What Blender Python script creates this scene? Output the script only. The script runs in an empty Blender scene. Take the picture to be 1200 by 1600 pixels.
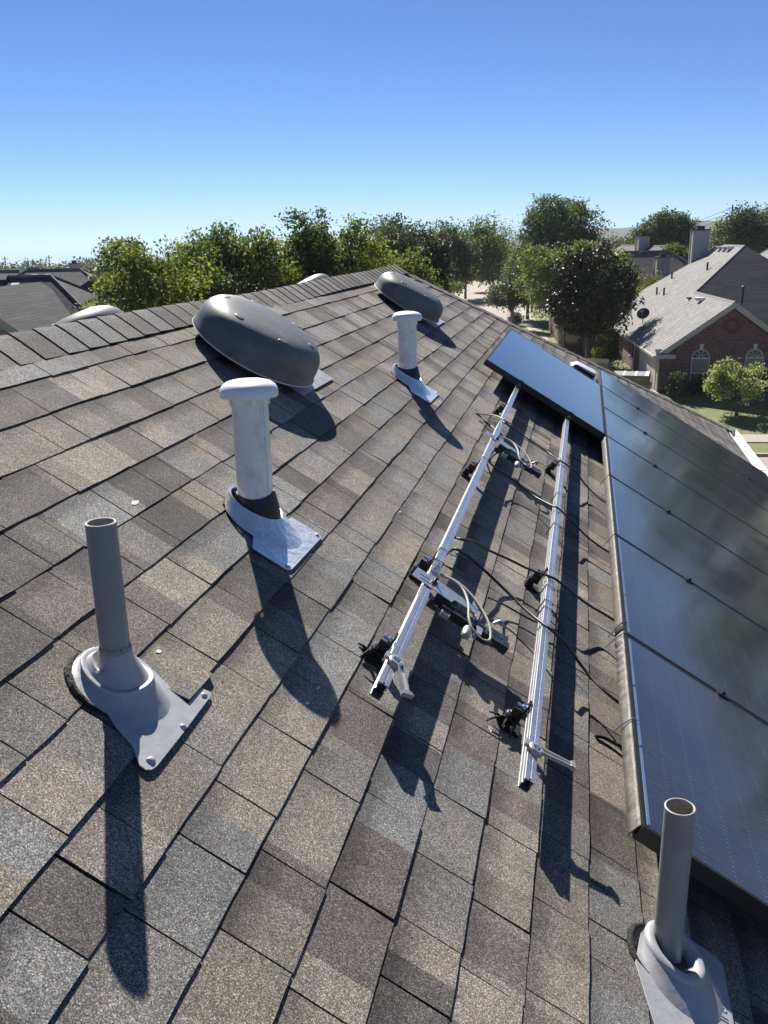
import bpy, math, random
import numpy as np
from mathutils import Vector, Matrix

random.seed(7)
rng = np.random.default_rng(7)
scene = bpy.context.scene
col = scene.collection

# ------------------------------------------------------------------ camera
F_PX, CX, CY = 1390.0, 600.0, 800.0
CAM = Vector((0, 0, 8.3))
RC = np.array([[0.97692137, 0.04470077, -0.20886953],
               [0.21275273, -0.29060547, 0.93289053],
               [-0.0189977, -0.95579825, -0.2934089]])
cam_d = bpy.data.cameras.new('camera')
cam = bpy.data.objects.new('camera', cam_d)
col.objects.link(cam)
cam_d.sensor_fit = 'VERTICAL'
cam_d.sensor_height = 36.0
cam_d.sensor_width = 27.0
cam_d.lens = F_PX / 1600 * 36.0
cam_d.clip_start = 0.05
cam_d.clip_end = 6000
X, Y, Z = RC[:, 0], -RC[:, 1], -RC[:, 2]
cam.matrix_world = Matrix(((X[0], Y[0], Z[0], CAM.x), (X[1], Y[1], Z[1], CAM.y), (X[2], Y[2], Z[2], CAM.z), (0, 0, 0, 1)))
scene.camera = cam

# ------------------------------------------------------------------ light
SUN_EL, SUN_AZ = math.radians(41.5), math.radians(-27.5)   # azimuth from +Y towards +X
world = bpy.data.worlds.new('World')
scene.world = world
world.use_nodes = True
wn = world.node_tree
bg = wn.nodes['Background']
sky = wn.nodes.new('ShaderNodeTexSky')
sky.sky_type = 'NISHITA'
sky.sun_disc = False
sky.sun_elevation = SUN_EL
sky.sun_rotation = SUN_AZ
sky.altitude = 0
sky.air_density = 0.5
sky.dust_density = 0.0
sky.ozone_density = 6.0
grade = wn.nodes.new('ShaderNodeHueSaturation')      # one uniform white balance for the whole sky
grade.inputs['Saturation'].default_value = 1.07
tint = wn.nodes.new('ShaderNodeMix')
tint.data_type = 'RGBA'
tint.blend_type = 'MULTIPLY'
tint.inputs[0].default_value = 1.0
tint.inputs[7].default_value = (0.95, 0.985, 1.055, 1)
wn.links.new(sky.outputs[0], grade.inputs['Color'])
wn.links.new(grade.outputs[0], tint.inputs[6])
wn.links.new(tint.outputs[2], bg.inputs[0])
bg.inputs[1].default_value = 0.060
sun_d = bpy.data.lights.new('sun', 'SUN')
sun = bpy.data.objects.new('sun', sun_d)
col.objects.link(sun)
sun_d.energy = 5.0
sun_d.angle = math.radians(0.53)
sun_d.color = (1.0, 0.95, 0.87)
SD = Vector((math.sin(SUN_AZ) * math.cos(SUN_EL), math.cos(SUN_AZ) * math.cos(SUN_EL), math.sin(SUN_EL)))
sun.rotation_euler = SD.to_track_quat('Z', 'Y').to_euler()
sun.location = SD * 60
scene.view_settings.view_transform = 'Standard'
scene.view_settings.look = 'None'
scene.view_settings.gamma = 1
scene.view_settings.use_curve_mapping = False
scene.view_settings.exposure = 1.0

# ------------------------------------------------------------------ coordinate helpers
HC = 1.185                                    # camera height over the roof plane
UY = Vector((0, 1, 0))
VW = Vector((0.851727792, 0, -0.523984512))   # down the slope
NW = Vector((0.523984512, 0, 0.851727792))    # roof normal
ZU = Vector((0, 0, 1))


def W(u, v, n=0.0):
    return CAM + UY * u + VW * v + NW * (n - HC)


def ray(x, y):
    d = RC @ np.array([(x - CX) / F_PX, (y - CY) / F_PX, 1.0])
    return Vector(d)


def RP(x, y, n=0.0):
    """roof (u, v) seen at picture point x, y at height n over the shingles"""
    d = ray(x, y)
    t = (n - HC) / d.dot(NW)
    p = d * t
    return p.y, p.dot(VW)


def RW(x, y, n=0.0):
    u, v = RP(x, y, n)
    return W(u, v, n)


def at(x, y, Yd):
    d = ray(x, y)
    return CAM + d * (Yd / d.y)


def gz(x, y, z=0.0):
    d = ray(x, y)
    return CAM + d * ((z - CAM.z) / d.z)


# street frame: s across, t away from the camera
HAZ = math.radians(-6.5)
HD = Vector((math.sin(HAZ), math.cos(HAZ), 0))
HR = Vector((math.cos(HAZ), -math.sin(HAZ), 0))
HO = Vector((4.19, 50.67, 0))


def H(s, t, z=0.0):
    return HO + HR * s + HD * t + ZU * z


# ------------------------------------------------------------------ materials
def new_mat(name):
    m = bpy.data.materials.new(name)
    m.use_nodes = True
    nt = m.node_tree
    b = nt.nodes['Principled BSDF']
    return m, nt, b


def nd(nt, kind, **kw):
    n = nt.nodes.new(kind)
    for k, v in kw.items():
        setattr(n, k, v)
    return n


def ramp(nt, fac, stops):
    r = nd(nt, 'ShaderNodeValToRGB')
    e = r.color_ramp.elements
    e[0].position, e[0].color = stops[0][0], (*stops[0][1], 1)
    e[1].position, e[1].color = stops[-1][0], (*stops[-1][1], 1)
    for p, c in stops[1:-1]:
        k = e.new(p)
        k.color = (*c, 1)
    nt.links.new(fac, r.inputs[0])
    return r.outputs[0]


def mul(nt, a, b, fac=1.0, mode='MULTIPLY'):
    m = nd(nt, 'ShaderNodeMix', data_type='RGBA', blend_type=mode)
    if isinstance(fac, (int, float)):
        m.inputs[0].default_value = fac
    else:
        nt.links.new(fac, m.inputs[0])
    for k, s in ((6, a), (7, b)):
        if isinstance(s, tuple):
            m.inputs[k].default_value = (*s, 1) if len(s) == 3 else s
        else:
            nt.links.new(s, m.inputs[k])
    return m.outputs[2]


def math_n(nt, op, a, b=None, c=None):
    m = nd(nt, 'ShaderNodeMath', operation=op)
    for k, s in enumerate((a, b, c)):
        if s is None:
            continue
        if isinstance(s, (int, float)):
            m.inputs[k].default_value = s
        else:
            nt.links.new(s, m.inputs[k])
    return m.outputs[0]


def noise(nt, scale, detail=3, rough=0.6, vec=None):
    n = nd(nt, 'ShaderNodeTexNoise')
    n.inputs['Scale'].default_value = scale
    n.inputs['Detail'].default_value = detail
    n.inputs['Roughness'].default_value = rough
    if vec is not None:
        nt.links.new(vec, n.inputs['Vector'])
    return n.outputs[0]


def pos(nt):
    return nd(nt, 'ShaderNodeNewGeometry').outputs['Position']


def bump(nt, b, h, strength=0.3, dist=0.01):
    n = nd(nt, 'ShaderNodeBump')
    n.inputs['Strength'].default_value = strength
    n.inputs['Distance'].default_value = dist
    nt.links.new(h, n.inputs['Height'])
    nt.links.new(n.outputs[0], b.inputs['Normal'])


def plain(name, c, rough=0.6, metal=0.0, var=0.25, scale=6.0, bmp=0.0, bscale=60.0, spec=0.5, dirt=None, coat=0.0):
    m, nt, b = new_mat(name)
    p = pos(nt)
    f = noise(nt, scale, 5, 0.65, p)
    lo = tuple(x * (1 - var) for x in c)
    hi = tuple(min(1, x * (1 + var)) for x in c)
    o = ramp(nt, f, [(0.3, lo), (0.7, hi)])
    if dirt:
        f2 = noise(nt, scale * 2.3, 6, 0.75, p)
        k = ramp(nt, f2, [(0.48, (0, 0, 0)), (0.72, (1, 1, 1))])
        o = mul(nt, o, dirt, k, 'MIX')
    nt.links.new(o, b.inputs['Base Color'])
    b.inputs['Roughness'].default_value = rough
    b.inputs['Metallic'].default_value = metal
    b.inputs['Specular IOR Level'].default_value = spec
    if coat:
        b.inputs['Coat Weight'].default_value = coat
    if bmp:
        bump(nt, b, noise(nt, bscale, 4, 0.6, p), bmp, 0.01)
    return m


def shingle_material():
    m, nt, b = new_mat('granule_shingle')
    tone = nd(nt, 'ShaderNodeAttribute', attribute_name='tone')
    along = nd(nt, 'ShaderNodeAttribute', attribute_name='along')
    p = pos(nt)
    vor = nd(nt, 'ShaderNodeTexVoronoi')
    vor.inputs['Scale'].default_value = 540
    nt.links.new(p, vor.inputs['Vector'])
    sep = nd(nt, 'ShaderNodeSeparateColor')
    nt.links.new(vor.outputs['Color'], sep.inputs[0])
    sp = ramp(nt, sep.outputs[0], [(0.0, (0.28, 0.28, 0.30)), (0.30, (0.62, 0.61, 0.62)), (0.62, (1.0, 1.0, 1.0)),
                                   (0.86, (1.5, 1.46, 1.4)), (0.97, (2.2, 2.1, 1.95)), (1.0, (3.0, 2.9, 2.7))])
    hue = ramp(nt, sep.outputs[1], [(0.0, (1.12, 0.97, 0.84)), (0.5, (1, 1, 1)), (1.0, (0.88, 1.0, 1.1))])
    # blended edge of the printed shadow line at the head of a tab
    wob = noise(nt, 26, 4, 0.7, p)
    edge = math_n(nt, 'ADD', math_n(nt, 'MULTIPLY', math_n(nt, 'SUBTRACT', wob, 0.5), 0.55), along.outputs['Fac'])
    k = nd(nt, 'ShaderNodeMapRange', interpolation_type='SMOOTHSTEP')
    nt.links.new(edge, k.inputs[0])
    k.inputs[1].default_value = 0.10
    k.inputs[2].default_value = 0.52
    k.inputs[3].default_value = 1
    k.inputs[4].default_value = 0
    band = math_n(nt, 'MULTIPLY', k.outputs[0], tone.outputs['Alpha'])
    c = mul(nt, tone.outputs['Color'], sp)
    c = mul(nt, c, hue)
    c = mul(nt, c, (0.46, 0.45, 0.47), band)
    wear = noise(nt, 2.2, 5, 0.7, p)
    c = mul(nt, c, ramp(nt, wear, [(0.25, (0.8, 0.79, 0.79)), (0.75, (1.18, 1.17, 1.14))]))
    blot = noise(nt, 14, 4, 0.7, p)
    c = mul(nt, c, ramp(nt, blot, [(0.3, (0.86, 0.86, 0.86)), (0.7, (1.12, 1.12, 1.12))]))
    nt.links.new(c, b.inputs['Base Color'])
    b.inputs['Roughness'].default_value = 0.85
    b.inputs['Specular IOR Level'].default_value = 0.25
    bump(nt, b, sep.outputs[0], 0.55, 0.002)
    return m


def far_roof(name, c, rows=0.145, var=0.2, wid=0.28):
    """shingles on a far roof: courses and tabs too small to pick apart"""
    m, nt, b = new_mat(name)
    uvn = nd(nt, 'ShaderNodeUVMap')
    br = nd(nt, 'ShaderNodeTexBrick')
    nt.links.new(uvn.outputs[0], br.inputs['Vector'])
    br.inputs['Scale'].default_value = 1.0
    br.inputs['Brick Width'].default_value = wid
    br.inputs['Row Height'].default_value = rows
    br.inputs['Mortar Size'].default_value = 0.012
    br.inputs['Mortar Smooth'].default_value = 0.3
    br.inputs['Color1'].default_value = (*[x * (1 - var) for x in c], 1)
    br.inputs['Color2'].default_value = (*[x * (1 + var) for x in c], 1)
    br.inputs['Mortar'].default_value = (*[x * 0.38 for x in c], 1)
    f = noise(nt, 1.2, 5, 0.7, pos(nt))
    o = mul(nt, br.outputs[0], ramp(nt, f, [(0.3, (0.86, 0.86, 0.86)), (0.7, (1.12, 1.12, 1.12))]))
    f2 = noise(nt, 60, 2, 0.6, pos(nt))
    o = mul(nt, o, ramp(nt, f2, [(0.3, (0.8, 0.8, 0.8)), (0.7, (1.2, 1.2, 1.2))]))
    nt.links.new(o, b.inputs['Base Color'])
    b.inputs['Roughness'].default_value = 0.9
    b.inputs['Specular IOR Level'].default_value = 0.2
    inv = math_n(nt, 'SUBTRACT', 1.0, br.outputs['Fac'])
    bump(nt, b, inv, 0.6, 0.01)
    return m


def brick_mat(name, c, mortar, bw=0.21, rh=0.075):
    m, nt, b = new_mat(name)
    uvn = nd(nt, 'ShaderNodeUVMap')
    br = nd(nt, 'ShaderNodeTexBrick')
    nt.links.new(uvn.outputs[0], br.inputs['Vector'])
    br.inputs['Scale'].default_value = 1.0
    br.inputs['Brick Width'].default_value = bw
    br.inputs['Row Height'].default_value = rh
    br.inputs['Mortar Size'].default_value = 0.012
    br.inputs['Mortar Smooth'].default_value = 0.2
    br.inputs['Color1'].default_value = (*[x * 0.55 for x in c], 1)
    br.inputs['Color2'].default_value = (*[x * 1.45 for x in c], 1)
    br.inputs['Mortar'].default_value = (*mortar, 1)
    f = noise(nt, 2.0, 4, 0.7, pos(nt))
    o = mul(nt, br.outputs[0], ramp(nt, f, [(0.3, (0.8, 0.8, 0.8)), (0.7, (1.2, 1.2, 1.2))]))
    nt.links.new(o, b.inputs['Base Color'])
    b.inputs['Roughness'].default_value = 0.9
    bump(nt, b, math_n(nt, 'SUBTRACT', 1.0, br.outputs['Fac']), 0.6, 0.008)
    return m


def leaf_mat(name, c, c2, trans=0.35, rough=0.6, spec=0.18):
    m, nt, b = new_mat(name)
    a = nd(nt, 'ShaderNodeAttribute', attribute_name='leaf_tone')
    o = ramp(nt, a.outputs['Fac'], [(0.0, tuple(x * 0.6 for x in c)), (0.45, c), (1.0, c2)])
    nt.links.new(o, b.inputs['Base Color'])
    b.inputs['Roughness'].default_value = rough
    b.inputs['Specular IOR Level'].default_value = spec
    tr = nd(nt, 'ShaderNodeBsdfTranslucent')
    o2 = mul(nt, o, (1.15, 1.25, 0.55))
    nt.links.new(o2, tr.inputs[0])
    mx = nd(nt, 'ShaderNodeMixShader')
    mx.inputs[0].default_value = trans
    nt.links.new(b.outputs[0], mx.inputs[1])
    nt.links.new(tr.outputs[0], mx.inputs[2])
    out = [n for n in nt.nodes if n.type == 'OUTPUT_MATERIAL'][0]
    nt.links.new(mx.outputs[0], out.inputs[0])
    return m


def panel_glass():
    m, nt, b = new_mat('solar_glass')
    uvn = nd(nt, 'ShaderNodeUVMap')
    sep = nd(nt, 'ShaderNodeSeparateXYZ')
    nt.links.new(uvn.outputs[0], sep.inputs[0])
    # x runs along the short side (u), y along the long side (v); metres

    def lines(src, pitch, width):
        fr = math_n(nt, 'FRACT', math_n(nt, 'DIVIDE', src, pitch))
        return math_n(nt, 'LESS_THAN', fr, width / pitch)
    gap = math_n(nt, 'MAXIMUM', lines(sep.outputs[0], 0.178, 0.0035), lines(sep.outputs[1], 0.172, 0.003))
    bus = lines(sep.outputs[0], 0.0178, 0.0022)
    dot = math_n(nt, 'MULTIPLY', lines(sep.outputs[0], 0.0178, 0.003), lines(sep.outputs[1], 0.086, 0.006))
    p = pos(nt)
    cell = (0.009, 0.012, 0.024)
    c = mul(nt, cell, (0.030, 0.035, 0.052), bus, 'MIX')
    c = mul(nt, c, (0.012, 0.012, 0.016), gap, 'MIX')
    c = mul(nt, c, (0.16, 0.17, 0.19), math_n(nt, 'MULTIPLY', dot, noise(nt, 21, 3, 0.7, p)), 'MIX')
    # thin film of dust, streaky down the slope
    mp = nd(nt, 'ShaderNodeMapping')
    mp.inputs['Scale'].default_value = (1.0, 0.35, 1.0)
    nt.links.new(uvn.outputs[0], mp.inputs[0])
    d = noise(nt, 3.0, 6, 0.65, p)
    d2 = noise(nt, 55, 3, 0.6, mp.outputs[0])
    dk = ramp(nt, d, [(0.3, (0.05, 0.05, 0.05)), (0.75, (0.13, 0.13, 0.13))])
    dk = mul(nt, dk, ramp(nt, d2, [(0.3, (0.6, 0.6, 0.6)), (0.7, (1.2, 1.2, 1.2))]))
    c = mul(nt, c, (0.29, 0.285, 0.28), dk, 'MIX')
    nt.links.new(c, b.inputs['Base Color'])
    rr = ramp(nt, d, [(0.3, (0.07, 0.07, 0.07)), (0.7, (0.14, 0.14, 0.14))])
    nt.links.new(rr, b.inputs['Roughness'])
    b.inputs['IOR'].default_value = 1.5
    return m


M = {}
M['shingle'] = shingle_material()
M['deck'] = far_roof('own_roof_far_faces', (0.13, 0.12, 0.11))
M['felt'] = plain('dark_underlay', (0.02, 0.02, 0.02), 0.9)
M['grey_paint'] = plain('grey_pipe_paint', (0.225, 0.235, 0.262), 0.42, var=0.14, scale=9, dirt=(0.20, 0.205, 0.22), bmp=0.15, bscale=25)
M['grey_flash'] = plain('grey_flashing_paint', (0.36, 0.365, 0.38), 0.42, var=0.10, scale=10, dirt=(0.30, 0.29, 0.28), bmp=0.2, bscale=18)
M['pipe_bore'] = plain('weathered_pipe_bore', (0.30, 0.27, 0.23), 0.8, var=0.4, scale=30)
M['pipe_rim'] = plain('cut_pipe_rim', (0.55, 0.53, 0.50), 0.7)
M['white_vent'] = plain('white_painted_vent', (0.79, 0.795, 0.80), 0.36, var=0.05, scale=8, dirt=(0.58, 0.56, 0.52))
M['white_cap'] = plain('white_cap_plastic', (0.80, 0.80, 0.80), 0.35, var=0.04, scale=20)
M['rubber'] = plain('black_rubber', (0.012, 0.012, 0.013), 0.55, var=0.3, scale=20)
M['galv'] = plain('galvanised_sheet', (0.84, 0.845, 0.85), 0.30, metal=0.6, var=0.10, scale=24, dirt=(0.70, 0.69, 0.67), bmp=0.8, bscale=26)
M['lead'] = plain('dull_lead_sheet', (0.42, 0.43, 0.44), 0.5, metal=0.5, var=0.2, scale=20, dirt=(0.26, 0.25, 0.24), bmp=0.5, bscale=25)
M['dome'] = plain('dark_grey_dome', (0.118, 0.122, 0.126), 0.50, var=0.12, scale=4, dirt=(0.175, 0.175, 0.172), bmp=0.12, bscale=9, spec=0.4)
M['dome_rim'] = plain('pale_dome_rim', (0.6, 0.6, 0.58), 0.5)
M['alu'] = plain('brushed_aluminium', (0.58, 0.585, 0.59), 0.34, metal=0.8, var=0.12, scale=12, dirt=(0.44, 0.43, 0.42))
M['alu_dull'] = plain('cast_aluminium', (0.42, 0.42, 0.42), 0.48, metal=0.6, var=0.15, scale=30)
M['steel'] = plain('bright_steel', (0.6, 0.6, 0.6), 0.3, metal=1.0)
M['blackm'] = plain('black_metal', (0.014, 0.014, 0.016), 0.40, var=0.3, scale=20)
M['frame'] = plain('black_anodised_frame', (0.010, 0.010, 0.012), 0.45, var=0.2, scale=20)
M['frame_lip'] = plain('sky_sheen_frame_lip', (0.50, 0.56, 0.62), 0.25, metal=0.9, var=0.1, scale=10)  # pale blue carries the sky sheen of the black frame's lip
M['plastic'] = plain('black_plastic', (0.022, 0.022, 0.024), 0.42, var=0.3, scale=40)
M['tar'] = plain('black_roof_sealant', (0.010, 0.009, 0.0085), 0.8, var=0.4, scale=60, bmp=0.8, bscale=90)
M['cable'] = plain('black_cable', (0.012, 0.012, 0.013), 0.45)
M['grey_cable'] = plain('weathered_grey_cable', (0.36, 0.34, 0.31), 0.6, var=0.2, scale=40)
M['skirt'] = plain('weathered_galvanised_skirt', (0.15, 0.14, 0.128), 0.65, metal=0.3, var=0.45, scale=22, dirt=(0.07, 0.06, 0.05), bmp=0.4, bscale=30)
M['glass'] = panel_glass()
M['chip'] = plain('pale_chip', (0.75, 0.72, 0.66), 0.8)
M['gutter'] = plain('white_gutter_paint', (0.74, 0.75, 0.76), 0.4, var=0.08, scale=6, dirt=(0.60, 0.58, 0.54))
M['brick_red'] = brick_mat('dark_red_brick', (0.15, 0.058, 0.048), (0.19, 0.155, 0.14))
M['brick_soldier'] = brick_mat('red_brick_trim', (0.12, 0.052, 0.044), (0.15, 0.125, 0.115), 0.075, 0.24)
M['brick_plain'] = plain('plain_red_brick', (0.14, 0.055, 0.046), 0.9, var=0.35, scale=9)
M['cap_dark'] = plain('charcoal_cap_shingle', (0.10, 0.10, 0.11), 0.9)
M['cap_brown'] = plain('brown_cap_shingle', (0.14, 0.13, 0.12), 0.9)
M['cap_grey'] = plain('grey_cap_shingle', (0.24, 0.225, 0.21), 0.9)
M['brick_tan'] = brick_mat('tan_brick', (0.34, 0.25, 0.17), (0.36, 0.31, 0.25))
M['brick_brown'] = brick_mat('brown_brick', (0.12, 0.065, 0.05), (0.16, 0.13, 0.12))
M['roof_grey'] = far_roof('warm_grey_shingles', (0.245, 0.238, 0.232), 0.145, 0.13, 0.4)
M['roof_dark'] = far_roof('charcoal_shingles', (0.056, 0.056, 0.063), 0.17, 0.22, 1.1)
M['roof_brown'] = far_roof('brown_grey_shingles', (0.15, 0.14, 0.13), 0.145, 0.2)
M['trim'] = plain('beige_trim_paint', (0.40, 0.365, 0.31), 0.6, var=0.08)
M['trim_grey'] = plain('grey_beige_trim_paint', (0.30, 0.29, 0.265), 0.6, var=0.08)
M['white_trim'] = plain('white_window_trim', (0.55, 0.54, 0.51), 0.5, var=0.08)
M['siding'] = plain('grey_chimney_siding', (0.36, 0.35, 0.33), 0.7, var=0.1)
M['window'] = plain('dark_window_pane', (0.03, 0.04, 0.05), 0.06, spec=0.8)
M['sheen_or_blind'] = plain('pane_sheen_or_blind', (0.17, 0.19, 0.175), 0.35, var=0.2, scale=2)  # greenish grey also painted for reflections on the arched panes
M['vent_black'] = plain('black_roof_vent', (0.02, 0.02, 0.02), 0.5)
M['vent_white'] = plain('pale_roof_vent', (0.72, 0.72, 0.72), 0.5)
M['asphalt'] = plain('pale_concrete_road', (0.315, 0.275, 0.22), 0.9, var=0.10, scale=0.6, dirt=(0.25, 0.22, 0.18), bmp=0.2)
M['concrete'] = plain('sidewalk_concrete', (0.36, 0.32, 0.27), 0.9, var=0.12, scale=1.5, dirt=(0.28, 0.255, 0.22), bmp=0.2)
M['kerb'] = plain('kerb_concrete', (0.36, 0.33, 0.29), 0.9, var=0.15, scale=2)
M['lawn'] = plain('lawn_grass', (0.125, 0.150, 0.046), 0.9, var=0.35, scale=1.6, dirt=(0.185, 0.18, 0.07), bmp=0.9, bscale=14)
M['earth'] = plain('dry_ground', (0.10, 0.105, 0.055), 0.95, var=0.3, scale=0.05, dirt=(0.05, 0.065, 0.03))
M['fence'] = plain('weathered_cedar', (0.165, 0.095, 0.06), 0.85, var=0.3, scale=7)
M['bark'] = plain('grey_brown_bark', (0.11, 0.09, 0.075), 0.95, var=0.35, scale=8, bmp=0.8, bscale=25)
M['bark_pale'] = plain('pale_smooth_bark', (0.26, 0.22, 0.18), 0.85, var=0.3, scale=6)
M['pole'] = plain('dark_pole', (0.06, 0.055, 0.05), 0.8)
M['lamp'] = plain('grey_lamp_metal', (0.4, 0.41, 0.42), 0.5, metal=0.3)
M['car_navy'] = plain('navy_car_paint', (0.012, 0.018, 0.04), 0.25, coat=0.6)
M['truck_tan'] = plain('dark_champagne_truck_paint', (0.10, 0.085, 0.065), 0.3, metal=0.4, coat=0.6)
M['tonneau'] = plain('grey_bed_cover', (0.20, 0.205, 0.21), 0.6)
M['tonneau_strip'] = plain('pale_cover_strip', (0.7, 0.7, 0.7), 0.5)
M['taillight'] = plain('red_tail_lens', (0.28, 0.02, 0.02), 0.2)
M['tyre'] = plain('black_tyre', (0.015, 0.015, 0.015), 0.8)
M['garage'] = plain('beige_garage_door', (0.44, 0.40, 0.34), 0.6, var=0.05)
M['garage_w'] = plain('white_garage_door', (0.6, 0.6, 0.6), 0.6, var=0.05)
M['dish'] = plain('dark_dish', (0.05, 0.05, 0.055), 0.5)
M['hill'] = plain('scrub_hill', (0.05, 0.058, 0.045), 0.95, var=0.5, scale=0.02, dirt=(0.12, 0.11, 0.095), bmp=1.0, bscale=0.15)
LEAF = {
    'pear': leaf_mat('pear_leaf', (0.1322, 0.1652, 0.0401), (0.3248, 0.3024, 0.0784), 0.48),
    'olive': leaf_mat('olive_leaf', (0.145, 0.172, 0.050), (0.30, 0.275, 0.09), 0.48),
    'ash': leaf_mat('ash_leaf', (0.0873, 0.1274, 0.0401), (0.196, 0.224, 0.0728), 0.45),
    'oak': leaf_mat('oak_leaf', (0.0779, 0.0979, 0.0566), (0.1512, 0.1736, 0.1008), 0.28),
    'bright': leaf_mat('bright_leaf', (0.1475, 0.1829, 0.0684), (0.2912, 0.3136, 0.1344), 0.42),
    'mid': leaf_mat('broad_leaf', (0.0944, 0.1298, 0.0614), (0.2016, 0.2352, 0.1176), 0.35),
    'magnolia': leaf_mat('magnolia_leaf', (0.024, 0.032, 0.013), (0.085, 0.055, 0.024), 0.10, 0.42, 0.16),
    'dark': leaf_mat('dark_leaf', (0.022, 0.034, 0.019), (0.05, 0.065, 0.032), 0.2),
    'crape': leaf_mat('crape_leaf', (0.1003, 0.118, 0.0732), (0.2128, 0.224, 0.1568), 0.35, 0.45, 0.35),
    'pale': leaf_mat('pale_green_leaf', (0.27, 0.30, 0.15), (0.55, 0.56, 0.32), 0.45),
    'dry': leaf_mat('dry_twig_leaf', (0.13, 0.11, 0.09), (0.20, 0.17, 0.14), 0.2),
    'reddish': leaf_mat('reddish_leaf', (0.12, 0.07, 0.06), (0.24, 0.13, 0.12), 0.35),
    'far': leaf_mat('far_leaf', (0.115, 0.130, 0.080), (0.20, 0.205, 0.135), 0.25),
}


# ------------------------------------------------------------------ mesh helpers
class MB:
    def __init__(self):
        self.v, self.f, self.m, self.uv = [], [], [], []

    def add(self, vs, fs, mi=0, uv=None):
        o = len(self.v)
        self.v += [Vector(p) for p in vs]
        for k, f in enumerate(fs):
            self.f.append([o + i for i in f])
            self.m.append(mi)
            self.uv.append(uv[k] if uv else None)

    def box(self, c, ax, ay, az, mi=0):
        c = Vector(c)
        vs = [c + ax * i + ay * j + az * k for k in (-1, 1) for j in (-1, 1) for i in (-1, 1)]
        self.add(vs, [(0, 2, 3, 1), (4, 5, 7, 6), (0, 1, 5, 4), (2, 6, 7, 3), (0, 4, 6, 2), (1, 3, 7, 5)], mi)

    def abox(self, c, sx, sy, sz, mi=0, fr=None):
        a, b, d = fr or (Vector((1, 0, 0)), Vector((0, 1, 0)), ZU)
        self.box(c, a * (sx / 2), b * (sy / 2), d * (sz / 2), mi)

    def prism(self, pts, ext, mi=0):
        n = len(pts)
        pts = [Vector(p) for p in pts]
        nn = Vector((0, 0, 0))
        for i in range(n):
            nn += pts[i].cross(pts[(i + 1) % n])
        if nn.dot(ext) < 0:
            pts.reverse()
        vs = pts + [p + ext for p in pts]
        fs = [tuple(range(n - 1, -1, -1)), tuple(range(n, 2 * n))]
        fs += [(i, (i + 1) % n, n + (i + 1) % n, n + i) for i in range(n)]
        self.add(vs, fs, mi)

    def tube(self, pts, r, k=8, mi=0, caps=True):
        pts = [Vector(p) for p in pts]
        n = len(pts)
        rs = r if isinstance(r, (list, tuple)) else [r] * n
        rings = []
        prev = None
        for i, p in enumerate(pts):
            t = (pts[min(i + 1, n - 1)] - pts[max(i - 1, 0)]).normalized()
            if prev is None:
                a = Vector((0, 0, 1)) if abs(t.z) < 0.9 else Vector((1, 0, 0))
                x = t.cross(a).normalized()
            else:
                x = (prev - t * prev.dot(t)).normalized()
            prev = x
            y = t.cross(x)
            rings.append([p + x * (math.cos(6.2831853 * j / k) * rs[i]) + y * (math.sin(6.2831853 * j / k) * rs[i]) for j in range(k)])
        vs = [q for rg in rings for q in rg]
        fs = []
        for i in range(n - 1):
            for j in range(k):
                j2 = (j + 1) % k
                fs.append((i * k + j, i * k + j2, (i + 1) * k + j2, (i + 1) * k + j))
        if caps:
            fs.append(tuple(range(k - 1, -1, -1)))
            fs.append(tuple((n - 1) * k + j for j in range(k)))
        self.add(vs, fs, mi)

    def loft(self, rings, mi=0, cap0=False, cap1=False):
        k = len(rings[0])
        vs = [q for rg in rings for q in rg]
        fs = []
        for i in range(len(rings) - 1):
            for j in range(k):
                j2 = (j + 1) % k
                fs.append((i * k + j, i * k + j2, (i + 1) * k + j2, (i + 1) * k + j))
        if cap0:
            fs.append(tuple(range(k - 1, -1, -1)))
        if cap1:
            fs.append(tuple((len(rings) - 1) * k + j for j in range(k)))
        self.add(vs, fs, mi)

    def lathe(self, o, x, y, z, prof, k=40, mi=0, cap0=False, cap1=False):
        rings = [[o + x * (r * math.cos(6.2831853 * j / k)) + y * (r * math.sin(6.2831853 * j / k)) + z * h for j in range(k)] for r, h in prof]
        self.loft(rings, mi, cap0, cap1)

    def build(self, name, mats, parent=None, smooth=None, base=None):
        if not isinstance(mats, (list, tuple)):
            mats = [mats]
        me = bpy.data.meshes.new(name)
        if parent is not None:
            off = Vector(parent.get('base', (0, 0, 0)))
            loc = Vector((0, 0, 0))
            if base is not None:
                loc = Vector(base) - off
                off = Vector(base)
        else:
            off = Vector(base) if base is not None else Vector((0, 0, 0))
            loc = off.copy()
        me.from_pydata([tuple(p - off) for p in self.v], [], self.f)
        for mt in mats:
            me.materials.append(mt)
        if len(mats) > 1:
            me.polygons.foreach_set('material_index', self.m)
        if any(u is not None for u in self.uv):
            lay = me.uv_layers.new(name='UVMap')
            for pl, u in zip(me.polygons, self.uv):
                for q, li in enumerate(pl.loop_indices):
                    if u is not None:
                        lay.data[li].uv = u[q]
        if smooth is not None:
            me.shade_smooth()
            me.set_sharp_from_angle(angle=math.radians(smooth))
        ob = bpy.data.objects.new(name, me)
        col.objects.link(ob)
        ob.location = loc
        if parent is not None:
            ob.parent = parent
            ob['base'] = tuple(off)
        return ob


def thing(name, label, cat, base, group=None):
    o = bpy.data.objects.new(name, None)
    col.objects.link(o)
    o.empty_display_size = 0.2
    o.location = base
    o['base'] = tuple(base)
    o['label'] = label
    o['category'] = cat
    if group:
        o['group'] = group
    return o


def tag(o, label, cat, group=None):
    o['label'] = label
    o['category'] = cat
    if group:
        o['group'] = group
    return o


def structure(o):
    o['kind'] = 'structure'
    return o


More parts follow.
